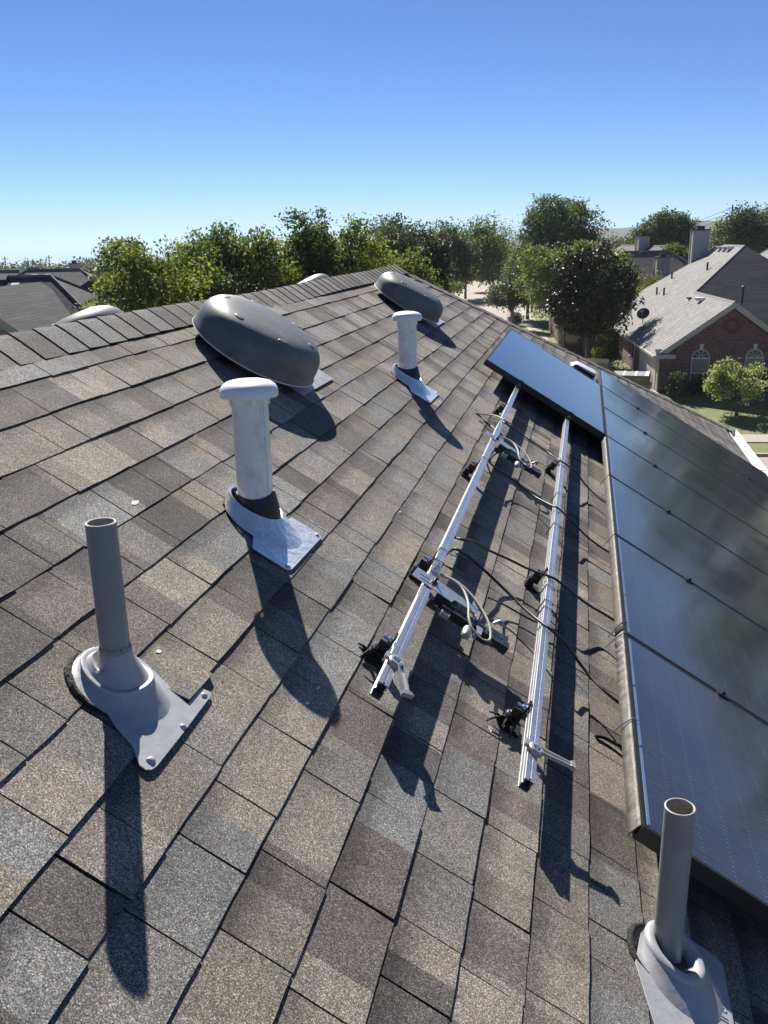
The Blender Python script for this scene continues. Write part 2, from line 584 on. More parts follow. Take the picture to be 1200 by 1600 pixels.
def smooth_path(pts, n=6):
    pts = [Vector(p) for p in pts]
    out = []
    for i in range(len(pts) - 1):
        p0, p1, p2, p3 = pts[max(i - 1, 0)], pts[i], pts[i + 1], pts[min(i + 2, len(pts) - 1)]
        for k in range(n):
            t = k / n
            out.append(0.5 * ((2 * p1) + (p2 - p0) * t + (2 * p0 - 5 * p1 + 4 * p2 - p3) * t * t + (3 * p1 - p0 - 3 * p2 + p3) * t ** 3))
    out.append(pts[-1])
    return out


def quad_uv(mb, a, b, c, d, mi=0, o=(0, 0)):
    """a-b along the course, d-c above; uv in metres"""
    a, b, c, d = map(Vector, (a, b, c, d))
    x = (b - a)
    L = x.length
    x.normalize()
    nrm = (b - a).cross(d - a)
    y = nrm.cross(x).normalized()
    uv = [((p - a).dot(x) + o[0], (p - a).dot(y) + o[1]) for p in (a, b, c, d)]
    mb.add([a, b, c, d], [(0, 1, 2, 3)], mi, [uv])


def poly_uv(mb, pts, x, y, mi=0):
    pts = [Vector(p) for p in pts]
    a = pts[0]
    mb.add(pts, [tuple(range(len(pts)))], mi, [[((p - a).dot(x) + 50, (p - a).dot(y) + 50) for p in pts]])


# ================================================================== GROUND
def terrain_h(x, y):
    r = math.hypot(x, y)
    az = math.degrees(math.atan2(x, y))
    z = 0.0
    lf = min(1, max(0, (-az - 15) / 10))
    if r > 60:
        z -= lf * min(1, (r - 60) / 240) * 4
    if r > 330:
        z -= (r - 330) / 600 * 14
    if r < 92:
        z -= 0.95 * min(1, (92 - r) / 30)
    hill = 0.0
    if r > 420:
        k = min(1, (r - 420) / 500)
        k = k * k * (3 - 2 * k)
        g = math.exp(-((az - 12) / 8.5) ** 2) * 44 + math.exp(-((az - 1.0) / 3.6) ** 2) * 21
        hill = k * g * (1 + 0.08 * math.sin(az * 2.1 + 1) + 0.04 * math.sin(az * 5.3)) * (1 if r < 1000 else max(0.3, 1 - (r - 1000) / 1500))
    return z + hill


mb = MB()
radii = [0, 20, 40, 60, 90, 130, 180, 240, 300, 370, 450, 540, 640, 760, 900, 1050, 1300, 1700, 2300]
NA = 180
vs = []
for r in radii:
    for j in range(NA):
        a = 2 * math.pi * j / NA
        x, y = r * math.sin(a), r * math.cos(a)
        vs.append((x, y, terrain_h(x, y) - 0.02))
fs = []
for i in range(len(radii) - 1):
    for j in range(NA):
        j2 = (j + 1) % NA
        fs.append((i * NA + j, (i + 1) * NA + j, (i + 1) * NA + j2, i * NA + j2))
mb.add(vs, fs)
for k_, f_ in enumerate(mb.f):
    c_ = mb.v[f_[0]]
    if c_.length > 400:
        mb.m[k_] = 1
structure(mb.build('ground', [M['earth'], M['hill']], smooth=60))


def gh(t):
    ks = [(-60, -0.74), (-12.1, -0.72), (-10.0, -0.62), (-8.6, -0.58), (-5.0, -0.42), (-2.5, -0.2), (-0.2, -0.05), (3, 0.0), (400, 0.0)]
    for (a, za), (b, zb) in zip(ks, ks[1:]):
        if t <= b:
            return za + (zb - za) * max(0, (t - a)) / (b - a)
    return 0.0


def sheet(name, pts, z, m, thick=0.0):
    mb = MB()
    ts = sorted(set(p[1] for p in pts))
    if not thick and len(pts) == 4 and len(ts) == 2 and ts[0] < 3:
        s0, s1 = min(p[0] for p in pts), max(p[0] for p in pts)
        rows = sorted(set([ts[0], ts[1]] + [k for k in (-12.1, -10.0, -8.6, -5.0, -2.5, -0.2, 1.4, 3) if ts[0] < k < ts[1]]))
        vs = [H(sx, k, z + gh(k)) for k in rows for sx in (s0, s1)]
        mb.add(vs, [(2 * i, 2 * i + 1, 2 * i + 3, 2 * i + 2) for i in range(len(rows) - 1)])
        o = mb.build(name, m)
        if o.data.polygons[0].normal.z < 0:
            o.data.flip_normals()
        return structure(o)
    if thick:
        mb.prism([H(s, t, z - thick + gh(t)) for s, t in pts], ZU * thick)
    else:
        mb.add([H(s, t, z) for s, t in pts], [tuple(range(len(pts)))])
    o = mb.build(name, m)
    pl = o.data.polygons[0]
    if not thick and pl.normal.z < 0:
        o.data.flip_normals()
    return structure(o)


sheet('lawn', [(-6.0, -8.6), (60, -8.6), (60, 60), (-6.0, 60)], 0.004, M['lawn'])
sheet('lawn', [(-6.2, 60.5), (40, 60.5), (40, 132), (-6.2, 132)], 0.004, M['lawn'])
sheet('lawn', [(-80, -8.6), (-14.8, -8.6), (-14.8, 132), (-80, 132)], 0.004, M['lawn'])
sheet('lawn', [(-80, 138), (60, 138), (60, 190), (-80, 190)], 0.004, M['lawn'])
sheet('verge', [(-5.9, -12.0), (60, -12.0), (60, -10.0), (-5.9, -10.0)], 0.006, M['lawn'])
sheet('road', [(-90, -21), (70, -21), (70, -12.1), (-90, -12.1)], 0.004, M['asphalt'])
sheet('road', [(-14.5, -12.1), (-6.4, -12.1), (-6.4, 137), (-14.5, 137)], 0.010, M['asphalt'])
sheet('road', [(-60, 130), (30, 130), (30, 137.4), (-60, 137.4)], 0.016, M['asphalt'])
sheet('lawn', [(-80, -40), (70, -40), (70, -21.2), (-80, -21.2)], 0.004, M['lawn'])
for a, b in (((-6.4, -12.15), (70, -12.0)), ((-6.4, 4), (-6.25, 130)), ((-14.65, 4), (-14.5, 130)), ((-60, 137.4), (30, 137.55))):
    sheet('kerb', [a, (b[0], a[1]), b, (a[0], b[1])], 0.12, M['kerb'], 0.15)


def slabs(s0, s1, t0, t1, along):
    """pavement cut into slabs by real joints"""
    mb = MB()
    a0, a1 = (s0, s1) if along == 's' else (t0, t1)
    k = a0
    while k < a1:
        e = min(k + 1.5, a1) - 0.02
        pts = [(k, t0), (e, t0), (e, t1), (k, t1)] if along == 's' else [(s0, k), (s1, k), (s1, e), (s0, e)]
        mb.prism([H(s, t, gh(t) - 0.03) for s, t in pts], ZU * (0.08 + random.uniform(-0.004, 0.004)))
        k += 1.5
    o = mb.build('sidewalk', M['concrete'])
    return structure(o)


slabs(-5.9, 50, -10.0, -8.6, 's')
slabs(-5.2, -4.0, 9.0, 130, 't')
sheet('driveway', [(-6.2, -1.5), (-0.05, -1.5), (-0.05, 8), (-6.2, 8)], 0.03, M['concrete'])
sheet('driveway', [(-6.2, 55), (3, 55), (3, 60), (-6.2, 60)], 0.03, M['concrete'])
sheet('driveway', [(-6.8, 137.6), (-2.2, 137.6), (-2.2, 146.6), (-6.8, 146.6)], 0.03, M['concrete'])
sheet('driveway', [(-24, 96), (-14.8, 96), (-14.8, 101), (-24, 101)], 0.03, M['concrete'])

# ================================================================== OWN HOUSE
RV = -1.385           # ridge
EV = 3.13             # eave
UF = 8.80             # far end of the ridge
UN = -2.4             # near end of the ridge


def hipu(v):
    return UF + 0.945 * (v - RV)


house = thing('shingled_house', 'two storey house under the camera with brown grey shingle roof, white gutter and roof vents', 'house', (-1.8, 4.0, 0))
ridge0, ridge1 = W(UN, RV), W(UF, RV)
run = ridge0.x - W(0, EV).x      # negative
zE = W(0, EV).z
xE, xB = W(0, EV).x, ridge0.x + run
yN, yF = UN - 4.3, hipu(EV)
mb = MB()
dn = -0.006
A, B_, C_, D_ = [Vector((x, y, zE)) for x, y in ((xE, yN), (xE, yF), (xB, yF), (xB, yN))]
lo = NW * dn
quad_uv(mb, A + lo, B_ + lo, ridge1 + lo, ridge0 + lo, 2)
quad_uv(mb, C_, D_, ridge0, ridge1)
poly_uv(mb, [B_, C_, ridge1], Vector((-1, 0, 0)), Vector((0, -0.6, 0.5)).normalized())
poly_uv(mb, [D_, A, ridge0], Vector((1, 0, 0)), Vector((0, 0.6, 0.5)).normalized())
# soffit under the eaves
mb.add([p - ZU * 0.18 for p in (A, B_, C_, D_)], [(3, 2, 1, 0)], 1)
for p, q in ((A, B_), (B_, C_), (C_, D_), (D_, A)):
    mb.add([p - ZU * 0.18, q - ZU * 0.18, q - ZU * 0.01, p - ZU * 0.01], [(0, 1, 2, 3)], 1)
roof = mb.build('roof', [M['deck'], M['trim'], M['felt']], house)

mb = MB()
wx0, wx1, wy0, wy1 = xB + 0.45, xE - 0.45, yN + 0.45, yF - 0.45
cs = [Vector((x, y, 0)) for x, y in ((wx1, wy0), (wx1, wy1), (wx0, wy1), (wx0, wy0))]
for i in range(4):
    p, q = cs[i], cs[(i + 1) % 4]
    quad_uv(mb, p, q, q + ZU * (zE - 0.18), p + ZU * (zE - 0.18))
mb.build('wall', M['brick_red'], house)

# ---- shingles
EXP = 0.1413
PAL = [((0.222, 0.203, 0.176), 5), ((0.182, 0.173, 0.162), 4.5), ((0.116, 0.107, 0.102), 3), ((0.203, 0.205, 0.203), 4), ((0.152, 0.134, 0.127), 3), ((0.256, 0.235, 0.205), 2.2)]
PALW = np.array([w for _, w in PAL])
PALW = PALW / PALW.sum()


def tone():
    c = PAL[rng.choice(len(PAL), p=PALW)][0]
    k = random.uniform(0.86, 1.20)
    return tuple(x * k for x in c)


class ShingleBuf:
    def __init__(self):
        self.v, self.f, self.c, self.al = [], [], [], []


def tab_geo(buf, u0, u1, vb, zones, Hh, alpha, top=0.03, e=EXP, lift=0.0):
    """one shingle tab: butt edge at vb, head tucked under the course above"""
    cols = [u0]
    zc = []
    for a, b, c in zones:
        a, b = max(a, u0), min(b, u1)
        if b - a < 0.004:
            continue
        k = max(1, int((b - a) / 0.06))
        for i in range(k):
            cols.append(a + (b - a) * (i + 1) / k)
            zc.append(c)
    n = len(cols)
    o = len(buf.v)
    rows = [(vb - e - top, 0.0046, -0.2), (vb - e * 0.55, 0.0046 + (Hh - 0.0046) * 0.5, 0.45), (vb, Hh, 1.0)]
    tilt = random.uniform(-0.0014, 0.0014)
    tabv = random.gauss(0, 0.0012)
    for r, (v, h, al) in enumerate(rows):
        for i, u in enumerate(cols):
            jv = tabv + random.gauss(0, 0.0007) if r == 2 else 0
            jh = random.gauss(0, 0.0004) if r == 2 else 0
            hu = hipu(v) + 0.02
            v = max(v, RV + 0.004)
            buf.v.append(W(min(u, hu), v + jv, h + jh + lift * al + tilt * ((u - u0) / (u1 - u0) - 0.5) * (r == 2)))
            buf.al.append(al)
    for i, u in enumerate(cols):
        p = buf.v[o + 2 * n + i]
        buf.v.append(p - NW * (Hh + lift - 0.0005) + VW * 0.0006)
        buf.al.append(1.0)
    for r in range(3):
        for i in range(n - 1):
            buf.f.append((o + r * n + i, o + (r + 1) * n + i, o + (r + 1) * n + i + 1, o + r * n + i + 1))
            c = zc[i]
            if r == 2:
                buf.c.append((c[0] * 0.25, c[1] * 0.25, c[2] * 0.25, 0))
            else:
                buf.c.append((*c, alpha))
    # ends
    for i in (0, n - 1):
        q = len(buf.v)
        for r, (v, h, al) in enumerate(rows):
            p = buf.v[o + r * n + i]
            buf.v.append(p - NW * (h + lift * al - 0.0003))
            buf.al.append(al)
        for r in range(2):
            f = (o + r * n + i, q + r, q + r + 1, o + (r + 1) * n + i)
            buf.f.append(f if i == 0 else tuple(reversed(f)))
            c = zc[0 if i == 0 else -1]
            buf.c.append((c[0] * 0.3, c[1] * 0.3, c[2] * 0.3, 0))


def shingle_obj(buf, name, parent, base):
    me = bpy.data.meshes.new(name)
    me.from_pydata([tuple(p - base) for p in buf.v], [], buf.f)
    me.materials.append(M['shingle'])
    a = me.attributes.new('tone', 'FLOAT_COLOR', 'FACE')
    a.data.foreach_set('color', np.array(buf.c, dtype=np.float32).ravel())
    b = me.attributes.new('along', 'FLOAT', 'POINT')
    b.data.foreach_set('value', np.array(buf.al, dtype=np.float32))
    o = bpy.data.objects.new(name, me)
    col.objects.link(o)
    o.parent = parent
    o.location = base - Vector(parent['base'])
    return o


def project(p):
    q = RC.T @ np.array(p - CAM)
    if q[2] < 0.1:
        return None
    return CX + F_PX * q[0] / q[2], CY + F_PX * q[1] / q[2], q[2]


tabs = []
k0 = -10
for k in range(k0, 22):
    vb = 0.10 + EXP * k
    if vb > EV + 0.02:
        break
    u = -1.6 + random.uniform(0, 0.3)
    # colour drops run along the course independently of the tabs
    zs, zu = [], u - 0.2
    while zu < 13.4:
        w = random.choice((random.uniform(0.08, 0.16), random.uniform(0.12, 0.25), random.uniform(0.16, 0.34)))
        zs.append((zu, zu + w, tone()))
        zu += w
    while u < hipu(vb) - 0.02:
        w = random.choice((random.uniform(0.10, 0.19), random.uniform(0.18, 0.26), random.uniform(0.20, 0.30), random.uniform(0.22, 0.32)))
        u1 = min(u + w, hipu(vb) + 0.03)
        if u1 - u > 0.05:
            zz = [z for z in zs if z[1] > u and z[0] < u1]
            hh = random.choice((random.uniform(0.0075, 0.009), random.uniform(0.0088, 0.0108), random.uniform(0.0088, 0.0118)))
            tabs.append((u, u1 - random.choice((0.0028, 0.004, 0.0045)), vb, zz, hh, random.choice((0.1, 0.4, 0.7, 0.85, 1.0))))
        u = u1
scored = []
for i, (u0, u1, vb, *_r) in enumerate(tabs):
    c = project(W((u0 + u1) / 2, vb - 0.07))
    ar = 0
    if c and -40 < c[0] < 1240 and 0 < c[1] < 1640 and not (vb > 1.0 and u0 > 1.9 and u1 < 9.5):
        q = [project(W(a, b)) for a, b in ((u0, vb), (u1, vb), (u1, vb - EXP), (u0, vb - EXP))]
        if all(q):
            ar = 0.5 * abs(sum(q[j][0] * q[(j + 1) % 4][1] - q[(j + 1) % 4][0] * q[j][1] for j in range(4)))
    scored.append((ar, i))
scored.sort(reverse=True)
top = set(i for ar, i in scored[:296] if ar > 0)
field = ShingleBuf()
for i, (u0, u1, vb, zz, hh, al) in enumerate(tabs):
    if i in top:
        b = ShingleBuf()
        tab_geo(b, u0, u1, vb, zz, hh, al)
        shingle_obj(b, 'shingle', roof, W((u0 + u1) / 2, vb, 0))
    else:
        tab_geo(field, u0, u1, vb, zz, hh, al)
fo = shingle_obj(field, 'shingle_field', roof, W(5, 0, 0))
fo['kind'] = 'stuff'

# ---- ridge and hip cap shingles


def cap_piece(name, p0, p1, da, db, up, halfw, th, rise):
    """cap bent over a ridge from p0 (near) to p1; da, db run down the two faces"""
    buf = ShingleBuf()
    c = tuple(x * 0.92 for x in random.choice((PAL[1][0], PAL[2][0], PAL[1][0], PAL[4][0], PAL[3][0])))
    prof = []
    for s in (-1, -0.7, -0.35, -0.14, 0.0, 0.14, 0.35, 0.7, 1):
        d = da if s < 0 else db
        q = d * (abs(s) * halfw) + up * (0.004 + 0.009 * (1 - abs(s)) - 0.02 * max(0, 0.2 - abs(s)))
        prof.append(q)
    n = len(prof)
    ax = (p1 - p0)
    rows = ((0.0, th + rise), (0.5, th + rise * 0.5), (1.25, th))
    for t, h in rows:
        for q in prof:
            jj = ax.normalized() * random.gauss(0, 0.0012)
            buf.v.append(p0 + ax * t + q + up * h + jj)
            buf.al.append(1.0)
    for r in range(2):
        for i in range(n - 1):
            f = (r * n + i, r * n + i + 1, (r + 1) * n + i + 1, (r + 1) * n + i)
            buf.f.append(f)
            buf.c.append((*c, 0))
    o = len(buf.v)
    for q in prof:
        buf.v.append(p0 + q + up * (-0.004) + ax * 0.03)
        buf.al.append(1.0)
    for i in range(n - 1):
        buf.f.append((o + i, o + i + 1, i + 1, i))
        buf.c.append((0.04, 0.035, 0.035, 0))
    for i in (0, n - 1):
        q = len(buf.v)
        for r in range(3):
            buf.v.append(buf.v[r * n + i] - up * (th + rise + 0.01))
            buf.al.append(1.0)
        for r in range(2):
            buf.f.append((r * n + i, (r + 1) * n + i, q + r + 1, q + r))
            buf.c.append((0.04, 0.035, 0.035, 0))
    ob = shingle_obj(buf, name, roof, p0)
    return ob


VB = Vector((-VW.x, 0, VW.z))
u = -1.0
while u < UF - 0.05:
    g = 0.026 * max(0, (u - 5.5) / 3.3) + 0.004 * math.sin(u * 2.3)
    cap_piece('ridge_cap', W(u, RV) + ZU * g, W(u + 0.1375, RV) + ZU * g, VB, VW, ZU, 0.145, 0.006, 0.0045)
    u += 0.1375
hipdir = (B_ - ridge1).normalized()
hl = (B_ - ridge1).length
nA = NW
nB = Vector((0, 0.524, 0.852))
upH = (nA + nB).normalized()
dA = nA.cross(hipdir).normalized()
if dA.y > 0:
    dA = -dA
dB = nB.cross(hipdir).normalized()
if dB.x > 0:
    dB = -dB
k = 0
nH = int(hl / 0.1375)
for k in range(nH):
    a = B_ + (ridge1 - B_) * (k / nH)
    b = B_ + (ridge1 - B_) * ((k + 1) / nH)
    cap_piece('hip_cap', a, b, dA, dB, upH, 0.115, 0.008, 0.007)

# ---- gutter along the eave
mb = MB()
gp = [(0.0, 0.0), (0.0, -0.085), (0.03, -0.10), (0.085, -0.10), (0.105, -0.075), (0.112, -0.03), (0.125, -0.022), (0.125, 0.0), (0.105, 0.0), (0.105, -0.006),
      (0.118, -0.008), (0.118, -0.016), (0.105, -0.024), (0.097, -0.072), (0.082, -0.092), (0.032, -0.092), (0.008, -0.08), (0.008, 0.0)]
gpx = [(xE + 0.012 + a, zE - 0.012 + b) for a, b in gp]
mb.prism([Vector((a, yN, b)) for a, b in gpx], Vector((0, yF - yN, 0)))
gut = mb.build('gutter', M['gutter'], house)
for yy, nm in ((yF + 0.001, 'gutter_end_cap'), (yN - 0.004, 'gutter_end_cap')):
    mb = MB()
    mb.prism([Vector((a, yy, b)) for a, b in gpx[:8]], Vector((0, 0.003, 0)))
    mb.build(nm, M['gutter'], gut)
yy = yF - 0.45
while yy > yN + 0.2:
    mb = MB()
    mb.abox(Vector((xE + 0.072, yy, zE - 0.016)), 0.105, 0.022, 0.005)
    mb.tube([Vector((xE + 0.02, yy, zE - 0.016)), Vector((xE + 0.125, yy, zE - 0.016))], 0.004, 6)
    mb.build('gutter_hanger', M['alu'], gut)
    mb = MB()
    mb.box(Vector((xE + 0.07, yy - 0.25, zE - 0.104)), Vector((0.045, 0, 0)), Vector((0, 0.006, 0)), ZU * 0.0015)
    mb.build('gutter_seam', M['gutter'], gut)
    yy -= 0.62


# ================================================================== ROOF FITTINGS
def plate(mb, poly, n0, n1, mi=0):
    mb.prism([W(u, v, n0) for u, v in poly], NW * (n1 - n0), mi)


def ring_h(o, r, z, k=40, ph=0.0):
    return [o + Vector((r * math.cos(6.2831853 * j / k + ph), r * math.sin(6.2831853 * j / k + ph), z)) for j in range(k)]


def ring_on_roof(o, r, n, k=40, sx=0.0, sy=0.0):
    """horizontal circle dropped straight down on the roof plane at height n"""
    out = []
    for j in range(k):
        x, y = r * math.cos(6.2831853 * j / k) + sx, r * math.sin(6.2831853 * j / k) + sy
        z = (n - x * NW.x) / NW.z
        out.append(o + Vector((x, y, z)))
    return out


XU, YU = Vector((1, 0, 0)), Vector((0, 1, 0))


def ring_mix(o, r, z, nmin, k=48, sx=0.0, sy=0.0):
    out = []
    for j in range(k):
        x, y = r * math.cos(6.2831853 * j / k) + sx, r * math.sin(6.2831853 * j / k) + sy
        zr = (nmin - x * NW.x) / NW.z
        out.append(o + Vector((x, y, zr + math.log(1 + math.exp((z - zr) / 0.008)) * 0.008)))
    return out



def ring_p(u, v, n, r, k=40, rv=None):
    rv = rv or r
    return [W(u, v, n) + UY * (r * math.cos(-6.2831853 * j / k)) + VW * (rv * math.sin(-6.2831853 * j / k)) for j in range(k)]


def nail_blob(parent, u, v, n, r, name, m):
    mb = MB()
    prof = [(r, 0), (r * 0.95, r * 0.25), (r * 0.7, r * 0.5), (r * 0.35, r * 0.62), (0.0005, r * 0.66)]
    rings = []
    for rr, h in prof:
        rings.append([W(u, v, n + h) + (UY * math.cos(0.7854 * j) * (1 + 0.25 * math.sin(2.1 * j + u * 40)) + VW * math.sin(0.7854 * j) * (1 + 0.2 * math.cos(1.7 * j + v * 50))) * rr for j in range(8)])
    mb.loft(rings, 0, False, True)
    return mb.build(name, m, parent, smooth=50)


def hollow_pipe(mb, o, h, r, ri, lean=Vector((0, 0, 0)), k=36):
    top = ZU * h + lean
    rings = [ring_h(o - ZU * 0.03, r, 0, k), ring_h(o + top * 0.5, r, 0, k), [p for p in ring_h(o + top, r, 0, k)]]
    mb.loft(rings, 0)
    mb.loft([ring_h(o + top, r, 0, k), ring_h(o + top + ZU * 0.0015, r - 0.0015, 0, k), ring_h(o + top + ZU * 0.0015, ri + 0.001, 0, k), ring_h(o + top, ri, 0, k)], 1)
    mb.loft([ring_h(o + top, ri, 0, k), ring_h(o + top * 0.6, ri, 0, k), ring_h(o + top * 0.2, ri, 0, k)], 2, False, True)


# ---- left grey plumbing pipe
u0, v0 = 1.448, -0.296
o = W(u0, v0)
t = thing('plumbing_pipe', 'grey painted open pipe in a rounded flashing, nearest the left picture edge', 'vent pipe', o, 'grey plumbing pipes through the roof')
mb = MB()
hollow_pipe(mb, o, 0.352, 0.0290, 0.0245, Vector((0.000, 0.0, 0)))
mb.build('pipe', [M['grey_paint'], M['pipe_rim'], M['pipe_bore']], t, smooth=40)
mb = MB()
arc_ = [(1.452 + 0.094 * math.cos(a), -0.310 + 0.094 * math.sin(a)) for a in np.linspace(0.1, -math.pi - 0.25, 22)]
plate(mb, arc_[::-1] + [(1.535, -0.262), (1.520, -0.215), (1.507, -0.172), (1.576, -0.172), (1.582, -0.150), (1.572, -0.145),
           (1.426, -0.141), (1.31, -0.140), (1.294, -0.143), (1.285, -0.152), (1.286, -0.166), (1.318, -0.20), (1.335, -0.245)], 0.0125, 0.0150)
k = 48
# swept hump from the plate up to the collar
rings = [ring_on_roof(o, 0.090, 0.0148, k, 0.009, -0.007), ring_mix(o, 0.083, -0.034, 0.0165, k, 0.006, -0.004), ring_mix(o, 0.076, -0.012, 0.019, k, 0.002), ring_mix(o, 0.070, 0.006, 0.022, k), ring_mix(o, 0.066, 0.013, 0.025, k)]
mb.loft(rings)
mb.build('flashing', M['grey_flash'], t, smooth=45)
mb = MB()
rings = [ring_mix(o, 0.066, 0.012, 0.024, k), ring_mix(o, 0.069, 0.017, 0.029, k), ring_mix(o, 0.067, 0.022, 0.033, k), ring_mix(o, 0.062, 0.0235, 0.0345, k), ring_mix(o, 0.058, 0.022, 0.033, k), ring_mix(o, 0.053, 0.030, 0.037, k), ring_mix(o, 0.046, 0.046, 0.043, k), ring_h(o, 0.039, 0.062, k), ring_h(o, 0.034, 0.073, k), ring_h(o, 0.0325, 0.086, k), ring_h(o, 0.0300, 0.090, k), ring_h(o, 0.0285, 0.088, k)]
mb.loft(rings)
mb.build('collar', M['grey_flash'], t, smooth=45)
# torn paint ring where the pipe leaves the collar
mb = MB()
rr = [0.0300 + random.uniform(0, 0.0012) for _ in range(36)]
zz = [0.098 + random.uniform(-0.004, 0.006) for _ in range(36)]
mb.loft([[o + Vector((math.cos(6.2832 * j / 36) * (rr[j] + e), math.sin(6.2832 * j / 36) * (rr[j] + e), zz[j] * (1 - d) + 0.088 * d)) for j in range(36)] for e, d in ((0.0005, 1), (0.0018, 0.5), (0.0002, 0))])
mb.build('cracked_paint_ring', M['grey_paint'], t, smooth=60)
b_ = ShingleBuf()
tab_geo(b_, 1.514, 1.635, -0.173, [(1.5, 1.575, PAL[1][0]), (1.575, 1.65, PAL[0][0])], 0.010, 0.3, lift=0.010)
shingle_obj(b_, 'shingle', roof, W(1.57, -0.18, 0))
nail_blob(t, 1.560, -0.158, 0.0145, 0.0075, 'nail_seal', M['grey_flash'])
nail_blob(t, 1.312, -0.156, 0.0145, 0.0095, 'nail_seal', M['grey_flash'])
nail_blob(t, 1.440, -0.150, 0.0145, 0.0075, 'nail_seal', M['grey_flash'])
mb = MB()
mb.tube([W(1.452 + 0.099 * math.cos(a) + random.uniform(-.002, .002), -0.310 + 0.099 * math.sin(a) + random.uniform(-.002, .002), 0.010) for a in np.linspace(-1.5, -3.3, 16)], [0.003 + 0.005 * math.sin(3.14 * q / 15) + random.uniform(0, 0.001) for q in range(16)], 7)
mb.build('sealant_or_gap_bead', M['tar'], t)

# ---- right grey plumbing pipe
u0, v0 = 1.686, 1.015
o = W(u0, v0)
t = thing('plumbing_pipe', 'grey painted open pipe in a ring shaped flashing, below the solar panel corner', 'vent pipe', o, 'grey plumbing pipes through the roof')
mb = MB()
hollow_pipe(mb, o, 0.395, 0.0315, 0.0275)
mb.build('pipe', [M['grey_paint'], M['pipe_rim'], M['pipe_bore']], t, smooth=40)
mb = MB()
k = 48
plate(mb, [(1.40, 0.975), (1.40, 1.150), (1.415, 1.166), (1.765, 1.166), (1.782, 1.150), (1.788, 0.99), (1.70, 0.94), (1.60, 0.92)], 0.0125, 0.0150)
uu, vv = u0 - 0.014, v0 - 0.006
rings = [ring_p(uu - 0.030, vv + 0.034, 0.0148, 0.102, k, 0.104), ring_p(uu - 0.018, vv + 0.022, 0.024, 0.094, k), ring_p(uu - 0.006, vv + 0.008, 0.034, 0.082, k), ring_p(uu, vv, 0.040, 0.0765, k)]
mb.loft(rings)
mb.build('flashing', M['grey_flash'], t, smooth=50)
mb = MB()
rings = [ring_p(uu, vv, 0.034, 0.0770, k), ring_p(uu, vv, 0.040, 0.0780, k), ring_p(uu, vv, 0.046, 0.0745, k), ring_p(uu, vv, 0.049, 0.067, k), ring_p(uu, vv, 0.048, 0.059, k), ring_p(uu, vv, 0.043, 0.052, k), ring_p(uu, vv, 0.034, 0.048, k), ring_p(uu, vv, 0.020, 0.045, k)]
mb.loft(rings)
mb.build('collar', M['grey_flash'], t, smooth=50)
mb = MB()
rings = [ring_p(uu, vv, 0.021, 0.048, k), ring_p(uu, vv, 0.028, 0.036, k), ring_p(uu, vv, 0.024, 0.020, k)]
mb.loft(rings, 0, False, True)
mb.build('opening_shade', M['rubber'], t, smooth=50)  # black surface stands in for the shade inside the ring opening
mb = MB()
mb.tube(smooth_path([W(uu + 0.07, vv - 0.05, 0.010), W(uu + 0.02, vv - 0.092, 0.013), W(uu - 0.05, vv - 0.09, 0.010), W(uu - 0.09, vv - 0.04, 0.010)]), [0.003, 0.004, 0.006, 0.007, 0.008, 0.009, 0.009, 0.009, 0.008, 0.008, 0.009, 0.009, 0.008, 0.008, 0.007, 0.006, 0.006, 0.005, 0.004], 6)
mb.build('sealant_or_gap_bead', M['tar'], t, smooth=60)
# raised letters pressed into the flashing
tc = bpy.data.curves.new('embossed_lettering', 'FONT')
tc.body = 'IPS'
tc.size = 0.036
tc.extrude = 0.0012
tmp = bpy.data.objects.new('tmp', tc)
col.objects.link(tmp)
bpy.context.view_layer.update()
me = bpy.data.meshes.new_from_object(tmp.evaluated_get(bpy.context.evaluated_depsgraph_get()))
bpy.data.objects.remove(tmp)
lt = bpy.data.objects.new('embossed_lettering', me)
col.objects.link(lt)
me.materials.clear()
me.materials.append(M['grey_flash'])
lt.parent = t
p0 = W(1.592, 1.150, 0.0155)
rotm = Matrix((UY, -VW, NW)).transposed()
for vtx in me.vertices:
    vtx.co = rotm @ vtx.co + p0 - Vector(t['base'])


